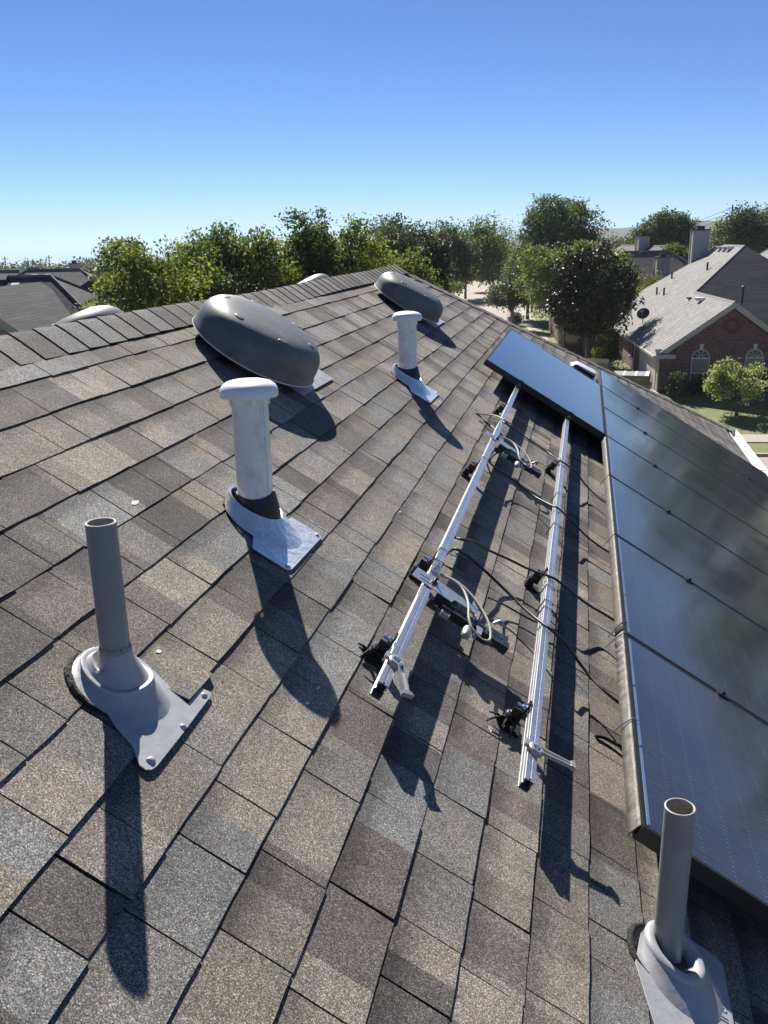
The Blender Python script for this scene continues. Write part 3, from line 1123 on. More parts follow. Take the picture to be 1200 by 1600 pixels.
# ---- white capped vents
def white_vent(u0, v0, h, label, s=1.0):
    o = W(u0, v0)
    t = thing('white_vent', label, 'vent pipe', o, 'white capped vent pipes on the roof')
    k = 48
    mb = MB()
    rp = 0.0535
    mb.loft([ring_h(o, rp, z, k) for z in (0.075, 0.2, h - 0.015)])
    # standing lock seam down the pipe
    sd = Vector((0.93, -0.37, 0)).normalized()
    sx = Vector((0.37, 0.93, 0)).normalized()
    mb.box(o + sd * (rp + 0.001) + ZU * ((0.085 + h - 0.05) / 2), sx * 0.003, sd * 0.0010, ZU * ((h - 0.05 - 0.085) / 2))
    mb.build('pipe', M['white_vent'], t, smooth=40)
    mb = MB()
    rc = 0.084
    z0 = h - 0.040
    prof = [(rp + 0.001, z0 + 0.004), (rc - 0.006, z0), (rc, z0 - 0.001), (rc + 0.001, z0 + 0.008), (rc, z0 + 0.020), (rc - 0.006, z0 + 0.031), (rc - 0.018, z0 + 0.040), (rc - 0.034, z0 + 0.0445), (0.040, z0 + 0.046), (0.036, z0 + 0.044), (0.033, z0 + 0.044), (0.030, z0 + 0.0475), (0.015, z0 + 0.0485), (0.0006, z0 + 0.0485)]
    mb.loft([ring_h(o, r, z, k) for r, z in prof], 0, False, True)
    cap = mb.build('cap', M['white_cap'], t, smooth=50)
    for a in (0.5, 2.1, 3.7, 5.3):
        d = Vector((math.cos(a), math.sin(a), 0))
        e = Vector((-d.y, d.x, 0))
        mb = MB()
        mb.box(o + d * (rp + 0.003) + ZU * (z0 - 0.010), e * 0.007, d * 0.0025, ZU * 0.016)
        mb.build('cap_lug', M['white_cap'], cap)
    mb = MB()
    zr = lambda z: [z + 0.006 * math.sin(6.2832 * j / k * 2 + 1) for j in range(k)]
    rings = [[p + ZU * e for p, e in zip(ring_h(o, r, 0, k), zr(z))] for r, z in ((0.070, 0.040), (0.0665, 0.055), (0.0615, 0.078), (0.0575, 0.091), (0.0525, 0.090))]
    rings.insert(0, ring_on_roof(o, 0.074, 0.045, k))
    mb.loft(rings)
    mb.build('rubber_collar', M['rubber'], t, smooth=60)
    mb = MB()
    rings = [ring_on_roof(o, 0.112, 0.0150, k, 0.026, -0.012), ring_on_roof(o, 0.106, 0.0200, k, 0.022, -0.010), ring_on_roof(o, 0.098, 0.030, k, 0.012, -0.006), ring_on_roof(o, 0.082, 0.050, k, 0.002, 0), ring_on_roof(o, 0.078, 0.054, k), ring_on_roof(o, 0.072, 0.050, k)]
    mb.loft(rings)
    plate(mb, [(u0 + 0.13, v0 + 0.070), (u0 + 0.136, v0 + 0.170), (u0 + 0.125, v0 + 0.183), (u0 - 0.17, v0 + 0.180), (u0 - 0.188, v0 + 0.168), (u0 - 0.19, v0 + 0.055), (u0 - 0.10, v0 + 0.02)], 0.0125, 0.0150)
    mb.build('flashing', M['galv'], t, smooth=45)
    mb = MB()
    mb.tube(smooth_path([o + VW * (-0.090) + UY * 0.07 + NW * 0.010, o + VW * (-0.112) + NW * 0.010, o + VW * (-0.100) - UY * 0.05 + NW * 0.010]), 0.008, 6)
    mb.build('sealant_or_gap_bead', M['tar'], t, smooth=60)  # black bead here stands in for the shaded gap at the cone rim
    for du, dv in ((0.118, 0.168), (-0.168, 0.166)):
        nail_blob(t, u0 + du, v0 + dv, 0.0148, 0.008, 'nail_seal', M['lead'])
    return t


white_vent(2.431, -0.374, 0.425, 'white capped vent pipe with black collar, in front of the big dark dome')
white_vent(5.026, -0.410, 0.395, 'farther white capped vent pipe standing left of the mounting rails')


# ---- domed attic vents
def dome_vent(place, label, pale=False):
    o, ax, ay, az = place(0, 0, 0)
    t = thing('dome_vent', label, 'roof vent', o, 'domed attic vents beside the ridge')
    k = 64
    r = 0.288
    z0 = 0.050
    prof = [(r - 0.03, z0 + 0.012), (r - 0.004, z0 + 0.004), (r + 0.004, z0), (r + 0.006, z0 + 0.006), (r, z0 + 0.016), (r - 0.001, z0 + 0.055), (r - 0.006, z0 + 0.082), (r - 0.017, z0 + 0.107), (r - 0.036, z0 + 0.128), (r - 0.062, z0 + 0.143), (r - 0.095, z0 + 0.152), (r - 0.14, z0 + 0.158), (0.07, z0 + 0.162), (0.001, z0 + 0.163)]
    mb = MB()
    mb.lathe(o, ax, ay, az, prof, k, 0, False, True)
    d = mb.build('dome', M['dome'], t, smooth=60)
    mb = MB()
    mb.lathe(o, ax, ay, az, [(r + 0.0055, z0 - 0.001), (r + 0.0085, z0 + 0.0015), (r + 0.0065, z0 + 0.005)], k)
    mb.build('rim', M['dome_rim'], d, smooth=60)
    for j in range(6):
        a = j * math.pi / 3 + 0.35
        c = o + ax * (math.cos(a) * (r - 0.080)) + ay * (math.sin(a) * (r - 0.080)) + az * (z0 + 0.1475)
        tg = (ax * math.cos(a) + ay * math.sin(a))
        sd = az.cross(tg)
        tn = (tg - az * 0.20).normalized()
        nz = tn.cross(sd)
        if nz.dot(az) < 0:
            nz = -nz
        mb = MB()
        mb.lathe(c, sd * 1.0, tn * 0.62, nz, [(0.027, -0.003), (0.026, 0.0008), (0.021, 0.0026), (0.012, 0.0032), (0.001, 0.0033)], 20, 0, False, True)
        mb.build('rivet_cover', M['dome'], d, smooth=70)
    mb = MB()
    mb.lathe(o, ax, ay, az, [(0.20, 0.012), (0.19, 0.05), (0.18, 0.10)], 32)
    mb.build('throat', M['blackm'], t, smooth=40)
    mb = MB()
    f = 0.24
    pts = [o + ax * a + ay * b + az * 0.0125 for a, b in ((-0.06, -0.2), (0.43, -0.2), (0.43, 0.30), (-0.06, 0.30))]
    mb.prism(pts, az * 0.003)
    mb.build('flashing', M['lead'], t)
    return t


def on_front(u, v):
    def f(a, b, c):
        return W(u, v, 0), UY.copy(), VW.copy(), NW.copy()
    return f


NB = Vector((-NW.x, 0, NW.z))


def on_back(u, w):
    def f(a, b, c):
        return W(u, RV, 0) + VB * w, UY.copy(), VB.copy(), NB.copy()
    return f


dome_vent(on_front(3.765, -0.965), 'large dark grey domed vent, nearest the camera, in front of the ridge')
dome_vent(on_front(7.108, -0.913), 'dark grey domed vent at the far end of the roof near the hip')
dome_vent(on_back(3.73, 0.50), 'pale topped domed vent peeking over the ridge at far left')
dome_vent(on_back(7.25, 0.50), 'small sliver of a domed vent showing over the ridge between the two dark domes')

# ---- solar panels
PT = 0.150    # top of the glass over the roof
PB = 0.108
PAN_W = 1.098
edges = [1.862 + PAN_W * i for i in range(8)]


def solar_panel(ua, ub, va, vb, label, group, clamps, lip=True, cell_along='v'):
    t = thing('solar_panel', label, 'solar panel', W((ua + ub) / 2, (va + vb) / 2, PB), group)
    g = 0.006
    ua, ub = ua + g, ub - g
    L = 0.011
    mb = MB()
    for a0, a1, b0, b1 in ((ua, ub, va, va + L), (ua, ub, vb - L, vb), (ua, ua + L, va + L, vb - L), (ub - L, ub, va + L, vb - L)):
        plate(mb, [(a0, b0), (a1, b0), (a1, b1), (a0, b1)], PB, PT + 0.0012)
    mb.build('frame', M['frame'], t)
    mb = MB()
    q = [(ua + L, va + L), (ub - L, va + L), (ub - L, vb - L), (ua + L, vb - L)]
    pts = [W(a, b, PT) for a, b in q]
    if cell_along == 'v':
        uv = [(a - ua, b - va) for a, b in q]
    else:
        uv = [(b - va, a - ua) for a, b in q]
    mb.add(pts, [(0, 3, 2, 1)], 0, [[uv[0], uv[3], uv[2], uv[1]]])
    mb.add([p - NW * 0.006 for p in pts], [(0, 1, 2, 3)], 0, [uv])
    for i in range(4):
        j = (i + 1) % 4
        mb.add([pts[i], pts[j], pts[j] - NW * 0.006, pts[i] - NW * 0.006], [(0, 1, 2, 3)], 0, [[(0, 0)] * 4])
    mb.build('glass', M['glass'], t)
    if lip:
        k = 3
        w = (ub - ua - 0.03) / k
        for i in range(k):
            mb = MB()
            a0 = ua + 0.015 + i * w
            plate(mb, [(a0 + 0.004, va + 0.0135), (a0 + w - 0.006, va + 0.0135), (a0 + w - 0.006, va + 0.021), (a0 + 0.004, va + 0.021)], PT - 0.002, PT + 0.0016)
            mb.build('lip_sheen_strip', M['frame_lip'], t)  # bright dashes stand in for sky reflected along the frame edge
    for cu, cv in clamps:
        mb = MB()
        plate(mb, [(cu - 0.016, cv - 0.02), (cu + 0.016, cv - 0.02), (cu + 0.016, cv + 0.02), (cu - 0.016, cv + 0.02)], PT + 0.001, PT + 0.006)
        mb.lathe(W(cu, cv, PT + 0.006), UY, VW, NW, [(0.008, 0), (0.008, 0.008), (0.006, 0.009)], 6, 0, False, True)
        mb.build('mid_clamp', M['blackm'], t)
    return t


VA = 0.862
VZ = 2.885
names = ['nearest', 'second', 'third', 'fourth', 'fifth', 'sixth', 'farthest']
desc = ['nearest black solar panel of the row, beside the grey pipe',
        'second black solar panel of the row counting from the grey pipe',
        'third black solar panel of the row counting from the grey pipe',
        'fourth black solar panel of the row, in its middle',
        'fifth black solar panel of the row, touching the bare rails panel corner',
        'sixth black solar panel of the row, next to the last one',
        'farthest black solar panel of the row, beside the hip edge']
for i in range(7):
    cl = [] if i == 6 else [(edges[i + 1], 1.262), (edges[i + 1], 2.47)]
    solar_panel(edges[i], edges[i + 1], VA, VZ, desc[i], 'black solar panels in the lower row', cl)
solar_panel(6.255, 8.44, -0.125, 0.855, 'single solar panel reflecting pale sky, set crosswise above the row', 'black solar panels in the upper row', [], False, 'u')

# ---- weathered skirt strips clipped on the upslope edge of the row
for (ua, ub, lab, wavy) in ((1.875, 2.985, 'weathered ruffled metal skirt on the edge of the nearest solar panel', True),
                            (3.0, 6.22, 'plain grey metal skirt along the edge of the panels farther up the row', False)):
    t = thing('edge_skirt', lab, 'trim strip', W((ua + ub) / 2, VA - 0.02, 0.06), 'metal skirts on the panel row edge')
    mb = MB()
    n = 140 if wavy else 40
    r0, r1, r2, r3 = [], [], [], []
    for i in range(n + 1):
        u = ua + (ub - ua) * i / n
        wv = 0.0
        if wavy:
            fade = max(0.0, min(1, (u - 2.55) / 0.3))
            wv = (0.0055 * math.sin(u * 122) + 0.003 * math.sin(u * 57 + 1)) * fade
        off = 0.008 if wavy else 0.004
        r0.append(W(u, VA - off - 0.002 + wv * 0.3, 0.104))
        r1.append(W(u, VA - off + wv, 0.122))
        r2.append(W(u, VA - 0.006 + wv * 0.2, 0.136))
        r3.append(W(u, VA - 0.0025, 0.146))
    rows = [r0, r1, r2, r3]
    mb.add([p for rw in rows for p in rw], [(q * (n + 1) + i, (q + 1) * (n + 1) + i, (q + 1) * (n + 1) + i + 1, q * (n + 1) + i + 1) for q in range(3) for i in range(n)])
    st = mb.build('strip', M['skirt'], t, smooth=60)
    sol = st.modifiers.new('thickness', 'SOLIDIFY')
    sol.thickness = 0.0016
    sol.offset = -1
    cps = (2.36, 2.95) if wavy else (3.05, 4.06, 5.16)
    for c in cps:
        mb = MB()
        mb.tube([W(c, VA - 0.024 * (1 if wavy else 0.5), 0.070), W(c, VA - 0.018 * (1 if wavy else 0.5), 0.116), W(c, VA - 0.004, 0.156), W(c, VA + 0.012, 0.1570)], 0.0020, 6)
        mb.build('clip', M['steel'], t, smooth=50)

# ---- mounting rails
RPROF = [(-3, 56), (-18, 56), (-19, 54), (-19, 40), (-15, 37), (-15, 33), (-19, 30), (-19, 14), (-16.5, 12), (-16.5, 9), (-19, 7), (-19, 0), (19, 0), (19, 7), (16.5, 9), (16.5, 12),
         (19, 14), (19, 30), (15, 33), (15, 37), (19, 40), (19, 54), (18, 56), (3, 56), (3, 52.5), (15, 52.5), (12.5, 38), (12.5, 32), (16, 29), (16, 3), (-16, 3), (-16, 29), (-12.5, 32), (-12.5, 38), (-15, 52.5), (-3, 52.5)]


def rail(vc, ua, ub, n0, feet, label, endarm, hs=1.0):
    t = thing('mounting_rail', label, 'rail', W(ua, vc, 0), 'aluminium rails for missing solar panels')
    mb = MB()
    pr = [(a * 0.00076, b * 0.00084 * hs) for a, b in RPROF]
    k = len(pr)
    v0 = [W(ua, vc + a, n0 + b) for a, b in pr]
    v1 = [W(ub, vc + a, n0 + b) for a, b in pr]
    mb.loft([v0, v1])
    plate(mb, [(ua + 0.012, vc - 0.0022), (ub - 0.012, vc - 0.0022), (ub - 0.012, vc + 0.0022), (ua + 0.012, vc + 0.0022)], n0 + 0.0435 * hs, n0 + 0.0460 * hs)
    # cut ends: quads between the outer and the inner outline
    outer = list(range(0, 24))
    inner = [35, 35, 34, 33, 32, 31, 31, 31, 30, 30, 30, 30, 29, 29, 29, 29, 28, 28, 27, 26, 26, 25, 25, 24]
    for base_i, flip in ((0, False), (k, True)):
        for i in range(23):
            f = [outer[i], outer[i + 1], inner[i + 1], inner[i]]
            f = [x for j, x in enumerate(f) if x != f[j - 1]]
            vv = [mb.v[base_i + x] for x in f]
            if flip:
                vv.reverse()
            if len(vv) >= 3:
                mb.add(vv, [tuple(range(len(vv)))])
    mb.build('extrusion', M['alu'], t, smooth=25)
    for a in (ua + 0.004, ub - 0.10):
        mb = MB()
        plate(mb, [(a + 0.03, vc - 0.0112), (a + 0.031, vc - 0.0112), (a + 0.031, vc + 0.0112), (a + 0.03, vc + 0.0112)], n0 + 0.004, n0 + 0.043 * hs)
        mb.build('interior_shade_plate', M['blackm'], t)  # black plate paints the shade inside the hollow rail end
    # L feet on the upslope side
    for fu, mess in feet:
        fv = vc - 0.0150
        mb = MB()
        plate(mb, [(fu - 0.024, fv - 0.044), (fu + 0.024, fv - 0.044), (fu + 0.024, fv + 0.016), (fu - 0.024, fv + 0.016)], 0.006, 0.0155)
        mb.lathe(W(fu, fv - 0.030, 0.012), UY, VW, NW, [(0.019, 0), (0.0185, 0.010), (0.016, 0.018), (0.012, 0.026)], 20, 0, False, True)
        ft = mb.build('foot_base', M['tar'], t, smooth=40)
        mb = MB()
        plate(mb, [(fu - 0.016, fv - 0.044), (fu + 0.016, fv - 0.044), (fu + 0.016, fv - 0.003), (fu - 0.016, fv - 0.003)], 0.036, 0.042)
        mb.box(W(fu, fv - 0.006, 0.042 + 0.034), UY * 0.011, VW * 0.003, NW * 0.034)
        mb.box(W(fu, fv - 0.022, 0.058), UY * 0.0025, VW * 0.014, NW * 0.016)
        mb.build('bracket', M['blackm'], ft)
        mb = MB()
        mb.lathe(W(fu, fv - 0.009, 0.086), UY, NW, -VW, [(0.010, 0), (0.010, 0.009), (0.0095, 0.010), (0.005, 0.010), (0.005, 0.024), (0.0045, 0.025)], 6, 0, False, True)
        mb.lathe(W(fu, fv - 0.038, 0.043), UY, VW, NW, [(0.010, 0), (0.010, 0.008), (0.0055, 0.008), (0.0055, 0.014)], 6, 0, False, True)
        mb.build('bolt', M['steel'], ft)
        if mess:
            mb = MB()
            for q in range(7):
                a = random.uniform(1.9, 4.6)
                l = random.uniform(0.03, 0.085)
                p = Vector((math.cos(a), math.sin(a)))
                b0 = W(fu, fv - 0.03, 0.014)
                pts = [b0 + UY * p.x * 0.02 + VW * p.y * 0.02, b0 + UY * p.x * l * 0.6 + VW * p.y * l * 0.6 + NW * random.uniform(0.008, 0.03), b0 + UY * (p.x * l + random.uniform(-0.02, 0.02)) + VW * p.y * l + NW * random.uniform(-0.002, 0.018)]
                mb.tube(smooth_path(pts, 4), [0.008, 0.007, 0.0065, 0.006, 0.005, 0.004, 0.003, 0.0025, 0.0015], 5)
            mb.build('torn_sealant', M['tar'], ft, smooth=40)
    # swing arm clamp at the near end
    cu, arm = endarm
    mb = MB()
    top = n0 + 0.0472 * hs
    mb.lathe(W(cu, vc + 0.004, top), UY, VW, NW, [(0.021, 0.0), (0.021, 0.010), (0.018, 0.014), (0.012, 0.015), (0.011, 0.011), (0.004, 0.011)], 20, 0, False, True)
    mb.box(W(cu + 0.008, vc - 0.010, top + 0.005), UY * 0.012, VW * 0.018, NW * 0.005)
    p0 = W(cu, vc + 0.012, top + 0.006)
    du, dv, dn = arm
    ad = (UY * du + VW * dv + NW * dn)
    L = ad.length
    ad.normalize()
    sd = NW.cross(ad).normalized()
    un = ad.cross(sd).normalized()
    for s in (-1, 1):
        mb.prism([p0 + sd * (s * 0.009 - 0.002), p0 + sd * (s * 0.009 + 0.002), p0 + ad * L + sd * (s * 0.006 + 0.002), p0 + ad * L + sd * (s * 0.006 - 0.002)], un * 0.010)
    mb.prism([p0 + sd * -0.009, p0 + sd * 0.009, p0 + ad * L + sd * 0.006, p0 + ad * L - sd * 0.006], un * 0.004)
    q = p0 + ad * L
    mb.prism([q - sd * 0.010, q + sd * 0.010, q + ad * 0.012 + sd * 0.017, q + ad * 0.012 - sd * 0.017], un * 0.013)
    ec = mb.build('end_clamp', M['alu_dull'], t, smooth=35)
    mb = MB()
    mb.lathe(W(cu, vc + 0.004, top + 0.011), UY, VW, NW, [(0.008, 0), (0.008, 0.006)], 6, 0, False, True)
    mb.build('bolt', M['steel'], ec)
    return t


r1 = rail(0.168, 1.845, 8.40, 0.060, [(2.09, True), (2.71, False), (4.02, False), (5.55, False), (7.6, False)], 'left hand bare aluminium rail carrying the two small inverters', (1.955, (-0.085, 0.045, -0.012)))
r2 = rail(0.577, 1.835, 8.40, 0.074, [(2.18, True), (3.22, False), (4.98, False), (7.2, False)], 'right hand bare aluminium rail, the one nearer the panel row', (1.965, (0.012, 0.085, 0.004)), 0.72)
for vc, uu in ((0.168, 6.21), (0.577, 6.20)):
    mb = MB()
    mb.box(W(uu, vc, 0.128), UY * 0.045, VW * 0.010, NW * 0.006)
    mb.box(W(uu + 0.042, vc, 0.142), UY * 0.006, VW * 0.018, NW * 0.016)
    mb.build('panel_end_clamp', M['blackm'], r1 if vc < 0.3 else r2)
# clamp with a bright bolt just up the first rail, and cable ties
mb = MB()
mb.box(W(2.605, 0.168, 0.112), UY * 0.02, VW * 0.014, NW * 0.006)
mb.lathe(W(2.605, 0.168, 0.118), UY, VW, NW, [(0.011, 0), (0.011, 0.012), (0.006, 0.012), (0.006, 0.022)], 6, 0, False, True)
mb.build('bolt', M['steel'], r1)
for rr, vc, us, n0 in ((r1, 0.168, (2.69, 2.80, 4.12, 5.05), 0.051), (r2, 0.577, (2.86, 2.92, 3.06, 3.8, 4.3), 0.053)):
    for uu in us:
        mb = MB()
        pts = [W(uu, vc - 0.0165, n0 - 0.002), W(uu, vc - 0.0165, n0 + 0.058), W(uu + 0.003, vc + 0.0165, n0 + 0.059), W(uu, vc + 0.0165, n0 - 0.002), W(uu, vc - 0.0165, n0 - 0.002)]
        mb.tube(pts, 0.002, 5)
        mb.tube([W(uu, vc + 0.0165, n0 + 0.055), W(uu - 0.01, vc + 0.05, n0 + 0.065)], 0.0015, 5)
        mb.build('cable_tie', M['plastic'], rr)


# ---- micro inverter brackets hanging on the first rail
def inverter(uc, label, sc=1.0):
    vc = 0.168
    t = thing('micro_inverter', label, 'inverter', W(uc, vc, 0.106), 'small inverters clipped on the left rail')

    def L(a, b, n):
        return W(uc + a * sc, vc + b * sc, n)
    mb = MB()
    pl = [(0.040, -0.055), (-0.032, -0.060), (-0.045, 0.085), (-0.020, 0.092), (-0.022, 0.165), (-0.010, 0.172), (0.010, 0.172), (0.022, 0.160), (0.034, 0.06)]
    mb.prism([L(a, b, 0.1085) for a, b in pl], NW * 0.003)
    bp = mb.build('bracket_plate', M['alu'], t)
    mb = MB()
    mb.lathe(L(0.004, 0.012, 0.111), UY, VW, NW, [(0.012, 0), (0.012, 0.004), (0.009, 0.006), (0.0045, 0.006), (0.0045, 0.022)], 12, 0, False, True)
    mb.box(L(0.004, 0.012, 0.1125), UY * 0.022, VW * 0.004, NW * 0.001)
    mb.build('bolt', M['blackm'], bp)
    mb = MB()
    mb.box(L(0.006, -0.020, 0.1115), UY * 0.002, VW * 0.020, NW * 0.0006)
    mb.box(L(-0.018, -0.010, 0.1115), UY * 0.002, VW * 0.022, NW * 0.0006)
    mb.build('slot', M['blackm'], bp)
    mb = MB()
    mb.box(L(-0.040, 0.165, 0.078), UY * 0.030 * sc, VW * 0.095 * sc, NW * 0.010)
    mb.box(L(-0.030, 0.070, 0.090), UY * 0.024 * sc, VW * 0.034 * sc, NW * 0.014)
    for i in range(9):
        mb.box(L(-0.042, 0.085 + i * 0.020, 0.090), UY * 0.026 * sc, VW * 0.0028 * sc, NW * 0.004)
    mb.box(L(-0.068, 0.150, 0.086), UY * 0.006 * sc, VW * 0.085 * sc, NW * 0.012)
    mb.build('body', M['plastic'], t)
    for i, (a, b) in enumerate(((-0.072, 0.040), (-0.080, 0.085), (-0.062, 0.125))):
        mb = MB()
        mb.box(L(a, b, 0.080), UY * 0.010 * sc, VW * 0.016 * sc, NW * 0.009)
        for e in (-1, 1):
            mb.box(L(a - 0.008, b + e * 0.012, 0.084), UY * 0.012 * sc, VW * 0.0015 * sc, NW * 0.007)
        mb.tube([L(a - 0.016, b - 0.012, 0.088), L(a - 0.020, b, 0.090), L(a - 0.016, b + 0.012, 0.088)], 0.0016, 5)
        mb.build('wire_clip', M['alu_dull'] if i == 1 else M['plastic'], t)
    for a, b in ((-0.030, 0.255), (-0.065, 0.262)):
        mb = MB()
        mb.box(L(a, b, 0.086), UY * 0.015 * sc, VW * 0.030 * sc, NW * 0.012)
        mb.box(L(a, b + 0.024, 0.086), UY * 0.018 * sc, VW * 0.012 * sc, NW * 0.014)
        mb.build('connector', M['plastic'], t)
    mb = MB()
    mb.lathe(L(-0.100, 0.165, 0.080), VW, NW, -UY, [(0.014 * sc, -0.026), (0.015 * sc, 0.0), (0.0135 * sc, 0.026), (0.009 * sc, 0.032)], 16, 0, True, True)
    mb.box(L(-0.085, 0.195, 0.088), UY * 0.022 * sc, VW * 0.010 * sc, NW * 0.012)
    mb.build('gland', M['alu_dull'], t, smooth=40)
    mb = MB()
    pts = [L(0.020, 0.235, 0.098), L(0.028, 0.250, 0.112), L(0.022, 0.262, 0.104)]
    mb.tube(smooth_path(pts), 0.006, 6)
    mb.build('latch', M['alu_dull'], t, smooth=50)
    mb = MB()
    lp = [L(0.075, 0.020, 0.114), L(0.072, 0.060, 0.124), L(0.045, 0.100, 0.128), L(-0.025, 0.130, 0.128), L(-0.095, 0.145, 0.122), L(-0.135, 0.168, 0.114), L(-0.150, 0.205, 0.108), L(-0.125, 0.230, 0.112), L(-0.060, 0.210, 0.124), L(0.010, 0.160, 0.130), L(0.060, 0.105, 0.128), L(0.082, 0.060, 0.122), L(0.085, 0.018, 0.112)]
    mb.tube(smooth_path(lp, 5), 0.0040 * sc, 8)
    mb.build('cable_loop', M['grey_cable'], t, smooth=60)
    mb = MB()
    mb.tube(smooth_path([L(-0.155, 0.190, 0.108), L(-0.158, 0.212, 0.107), L(-0.14, 0.236, 0.108)], 5), 0.0068 * sc, 8)
    mb.build('cable_boot', M['rubber'], t, smooth=60)
    return t


inverter(2.505, 'near small inverter with silver bracket plate and looped grey cable')
inverter(4.56, 'far small inverter on the left rail, below the crosswise panel')


# ---- cables
def cable(name, pts, r, m, label, group='loose cables around the rails'):
    mb = MB()
    P = [RW(x, y, n) for x, y, n in pts]
    b = P[0]
    mb.tube(smooth_path(P, 6), r, 8)
    o = mb.build(name, m, None, smooth=60, base=b)
    return tag(o, label, 'cable', group)


cable('cable', [(706, 838, .04), (718, 842, .118), (742, 847, .112), (762, 859, .085), (795, 874, .075), (826, 889, .085), (852, 898, .108), (868, 905, .118), (880, 914, .112), (915, 942, .08), (945, 960, .09), (985, 985, .10)], 0.0048, M['cable'], 'black cable from the tie above the near inverter over the right rail to the panels')
cable('cable', [(703, 862, .05), (712, 858, .112), (730, 868, .100), (760, 894, .085), (800, 932, .080), (830, 960, .095), (852, 977, .116), (862, 985, .118), (880, 1002, .10), (915, 1048, .08), (945, 1080, .09), (985, 1112, .10)], 0.0050, M['cable'], 'black cable crossing the right rail lowest, right of the near inverter')
cable('cable', [(770, 652, .02), (787, 659, .118), (800, 668, .10), (828, 688, .07), (858, 708, .075), (872, 718, .115), (882, 724, .118), (900, 738, .09), (917, 760, .06), (938, 779, .06), (965, 795, .08)], 0.0046, M['cable'], 'black cable crossing both rails farthest up, below the crosswise panel')
cable('cable', [(752, 700, .03), (763, 720, .10), (775, 731, .085), (793, 743, .07), (830, 772, .06), (858, 788, .10), (873, 795, .118), (895, 816, .085), (919, 840, .07), (950, 862, .07), (975, 875, .08)], 0.0046, M['cable'], 'black cable leaving the far inverter and crossing the right rail in its middle')
cable('cable', [(763, 934, .08), (778, 940, .04), (800, 952, .03), (825, 966, .03), (846, 976, .035), (880, 990, .03)], 0.0035, M['cable'], 'thin black lead running from the near inverter connector under the right rail')
cable('cable', [(744, 646, .03), (762, 648, .045), (776, 650, .075), (788, 656, .112), (800, 664, .10)], 0.0045, M['grey_cable'], 'short pale lead sticking out left of the left rail above the far inverter')
o = cable('cable', [(744, 646, .03), (752, 652, .03), (758, 659, .028), (768, 666, .03), (778, 676, .05), (788, 684, .075)], 0.0050, M['cable'], 'short black lead with a plug left of the left rail above the far inverter')
mb = MB()
mb.tube([RW(757, 657, .03), RW(763, 663, .03)], 0.011, 8)
mb.build('plug', M['alu_dull'], o)
cable('cable', [(771, 706, .09), (766, 712, .05), (764, 722, .045), (771, 712, .06), (785, 703, .09)], 0.0040, M['cable'], 'small black loop of wire just below the far inverter')
cable('cable', [(930, 1150, .01), (945, 1153, .016), (962, 1162, .02), (985, 1172, .03)], 0.0055, M['tar'], 'short frayed black wire end lying beside the ruffled skirt')

# ---- low vent behind the crosswise panel
u0, v0 = 9.72, 0.745
t = thing('slant_vent', 'low pale metal roof vent just beyond the crosswise solar panel', 'roof vent', W(u0, v0))
mb = MB()
plate(mb, [(u0 - 0.17, v0 - 0.16), (u0 + 0.17, v0 - 0.16), (u0 + 0.17, v0 + 0.17), (u0 - 0.17, v0 + 0.17)], 0.0125, 0.0155)
mb.build('flashing', M['galv'], t)
mb = MB()
a = [W(u0 - 0.13, v0 - 0.14, 0.016), W(u0 - 0.13, v0 + 0.13, 0.016), W(u0 - 0.13, v0 + 0.13, 0.07), W(u0 - 0.13, v0 + 0.11, 0.078), W(u0 - 0.13, v0 - 0.10, 0.062)]
mb.prism(a, UY * 0.26)
mb.build('hood', M['gutter'], t, smooth=30)
mb = MB()
mb.box(W(u0 - 0.1305, v0 + 0.0, 0.036), UY * 0.002, VW * 0.12, NW * 0.017)
mb.build('grille', M['vent_black'], t)

# ---- pale chips and scraps lying on the shingles
chips = [((210, 785), 0.016, 'white scrap left of the near white vent on the shingles'), ((248, 1018), 0.010, 'pale chip on the shingle right of the left grey pipe'), ((766, 1140), 0.014, 'pale torn scrap left of the right rail foot'),
         ((480, 1099), 0.009, 'white crumb at the edge of the near vent shadow tip'), ((519, 1094), 0.007, 'white crumb just right of the near vent shadow tip'), ((497, 1075), 0.006, 'white crumb inside the near vent shadow tip'), ((758, 692), 0.010, 'tiny red scrap beside the left rail at the far inverter'), ((625, 800), 0.006, 'pale crumb on the middle of the roof between vents and rails')]
for (x, y), r, lab in chips:
    u, v = RP(x, y, 0.008)
    mb = MB()
    k = 7
    ph = random.uniform(0, 6)
    pts = []
    for j in range(k):
        a = 6.2832 * j / k + ph
        rr = r * random.uniform(0.45, 1.1)
        pts.append(W(u + math.cos(a) * rr * 1.2, v + math.sin(a) * rr * 0.6, 0.004 + random.uniform(-0.001, 0.001)))
    mb.prism(pts, NW * 0.006)
    mm = M['taillight'] if 'red' in lab else M['chip']
    tag(mb.build('roof_scrap', mm, None, base=W(u, v, 0.0125)), lab, 'scrap', 'scraps lying on the shingles')


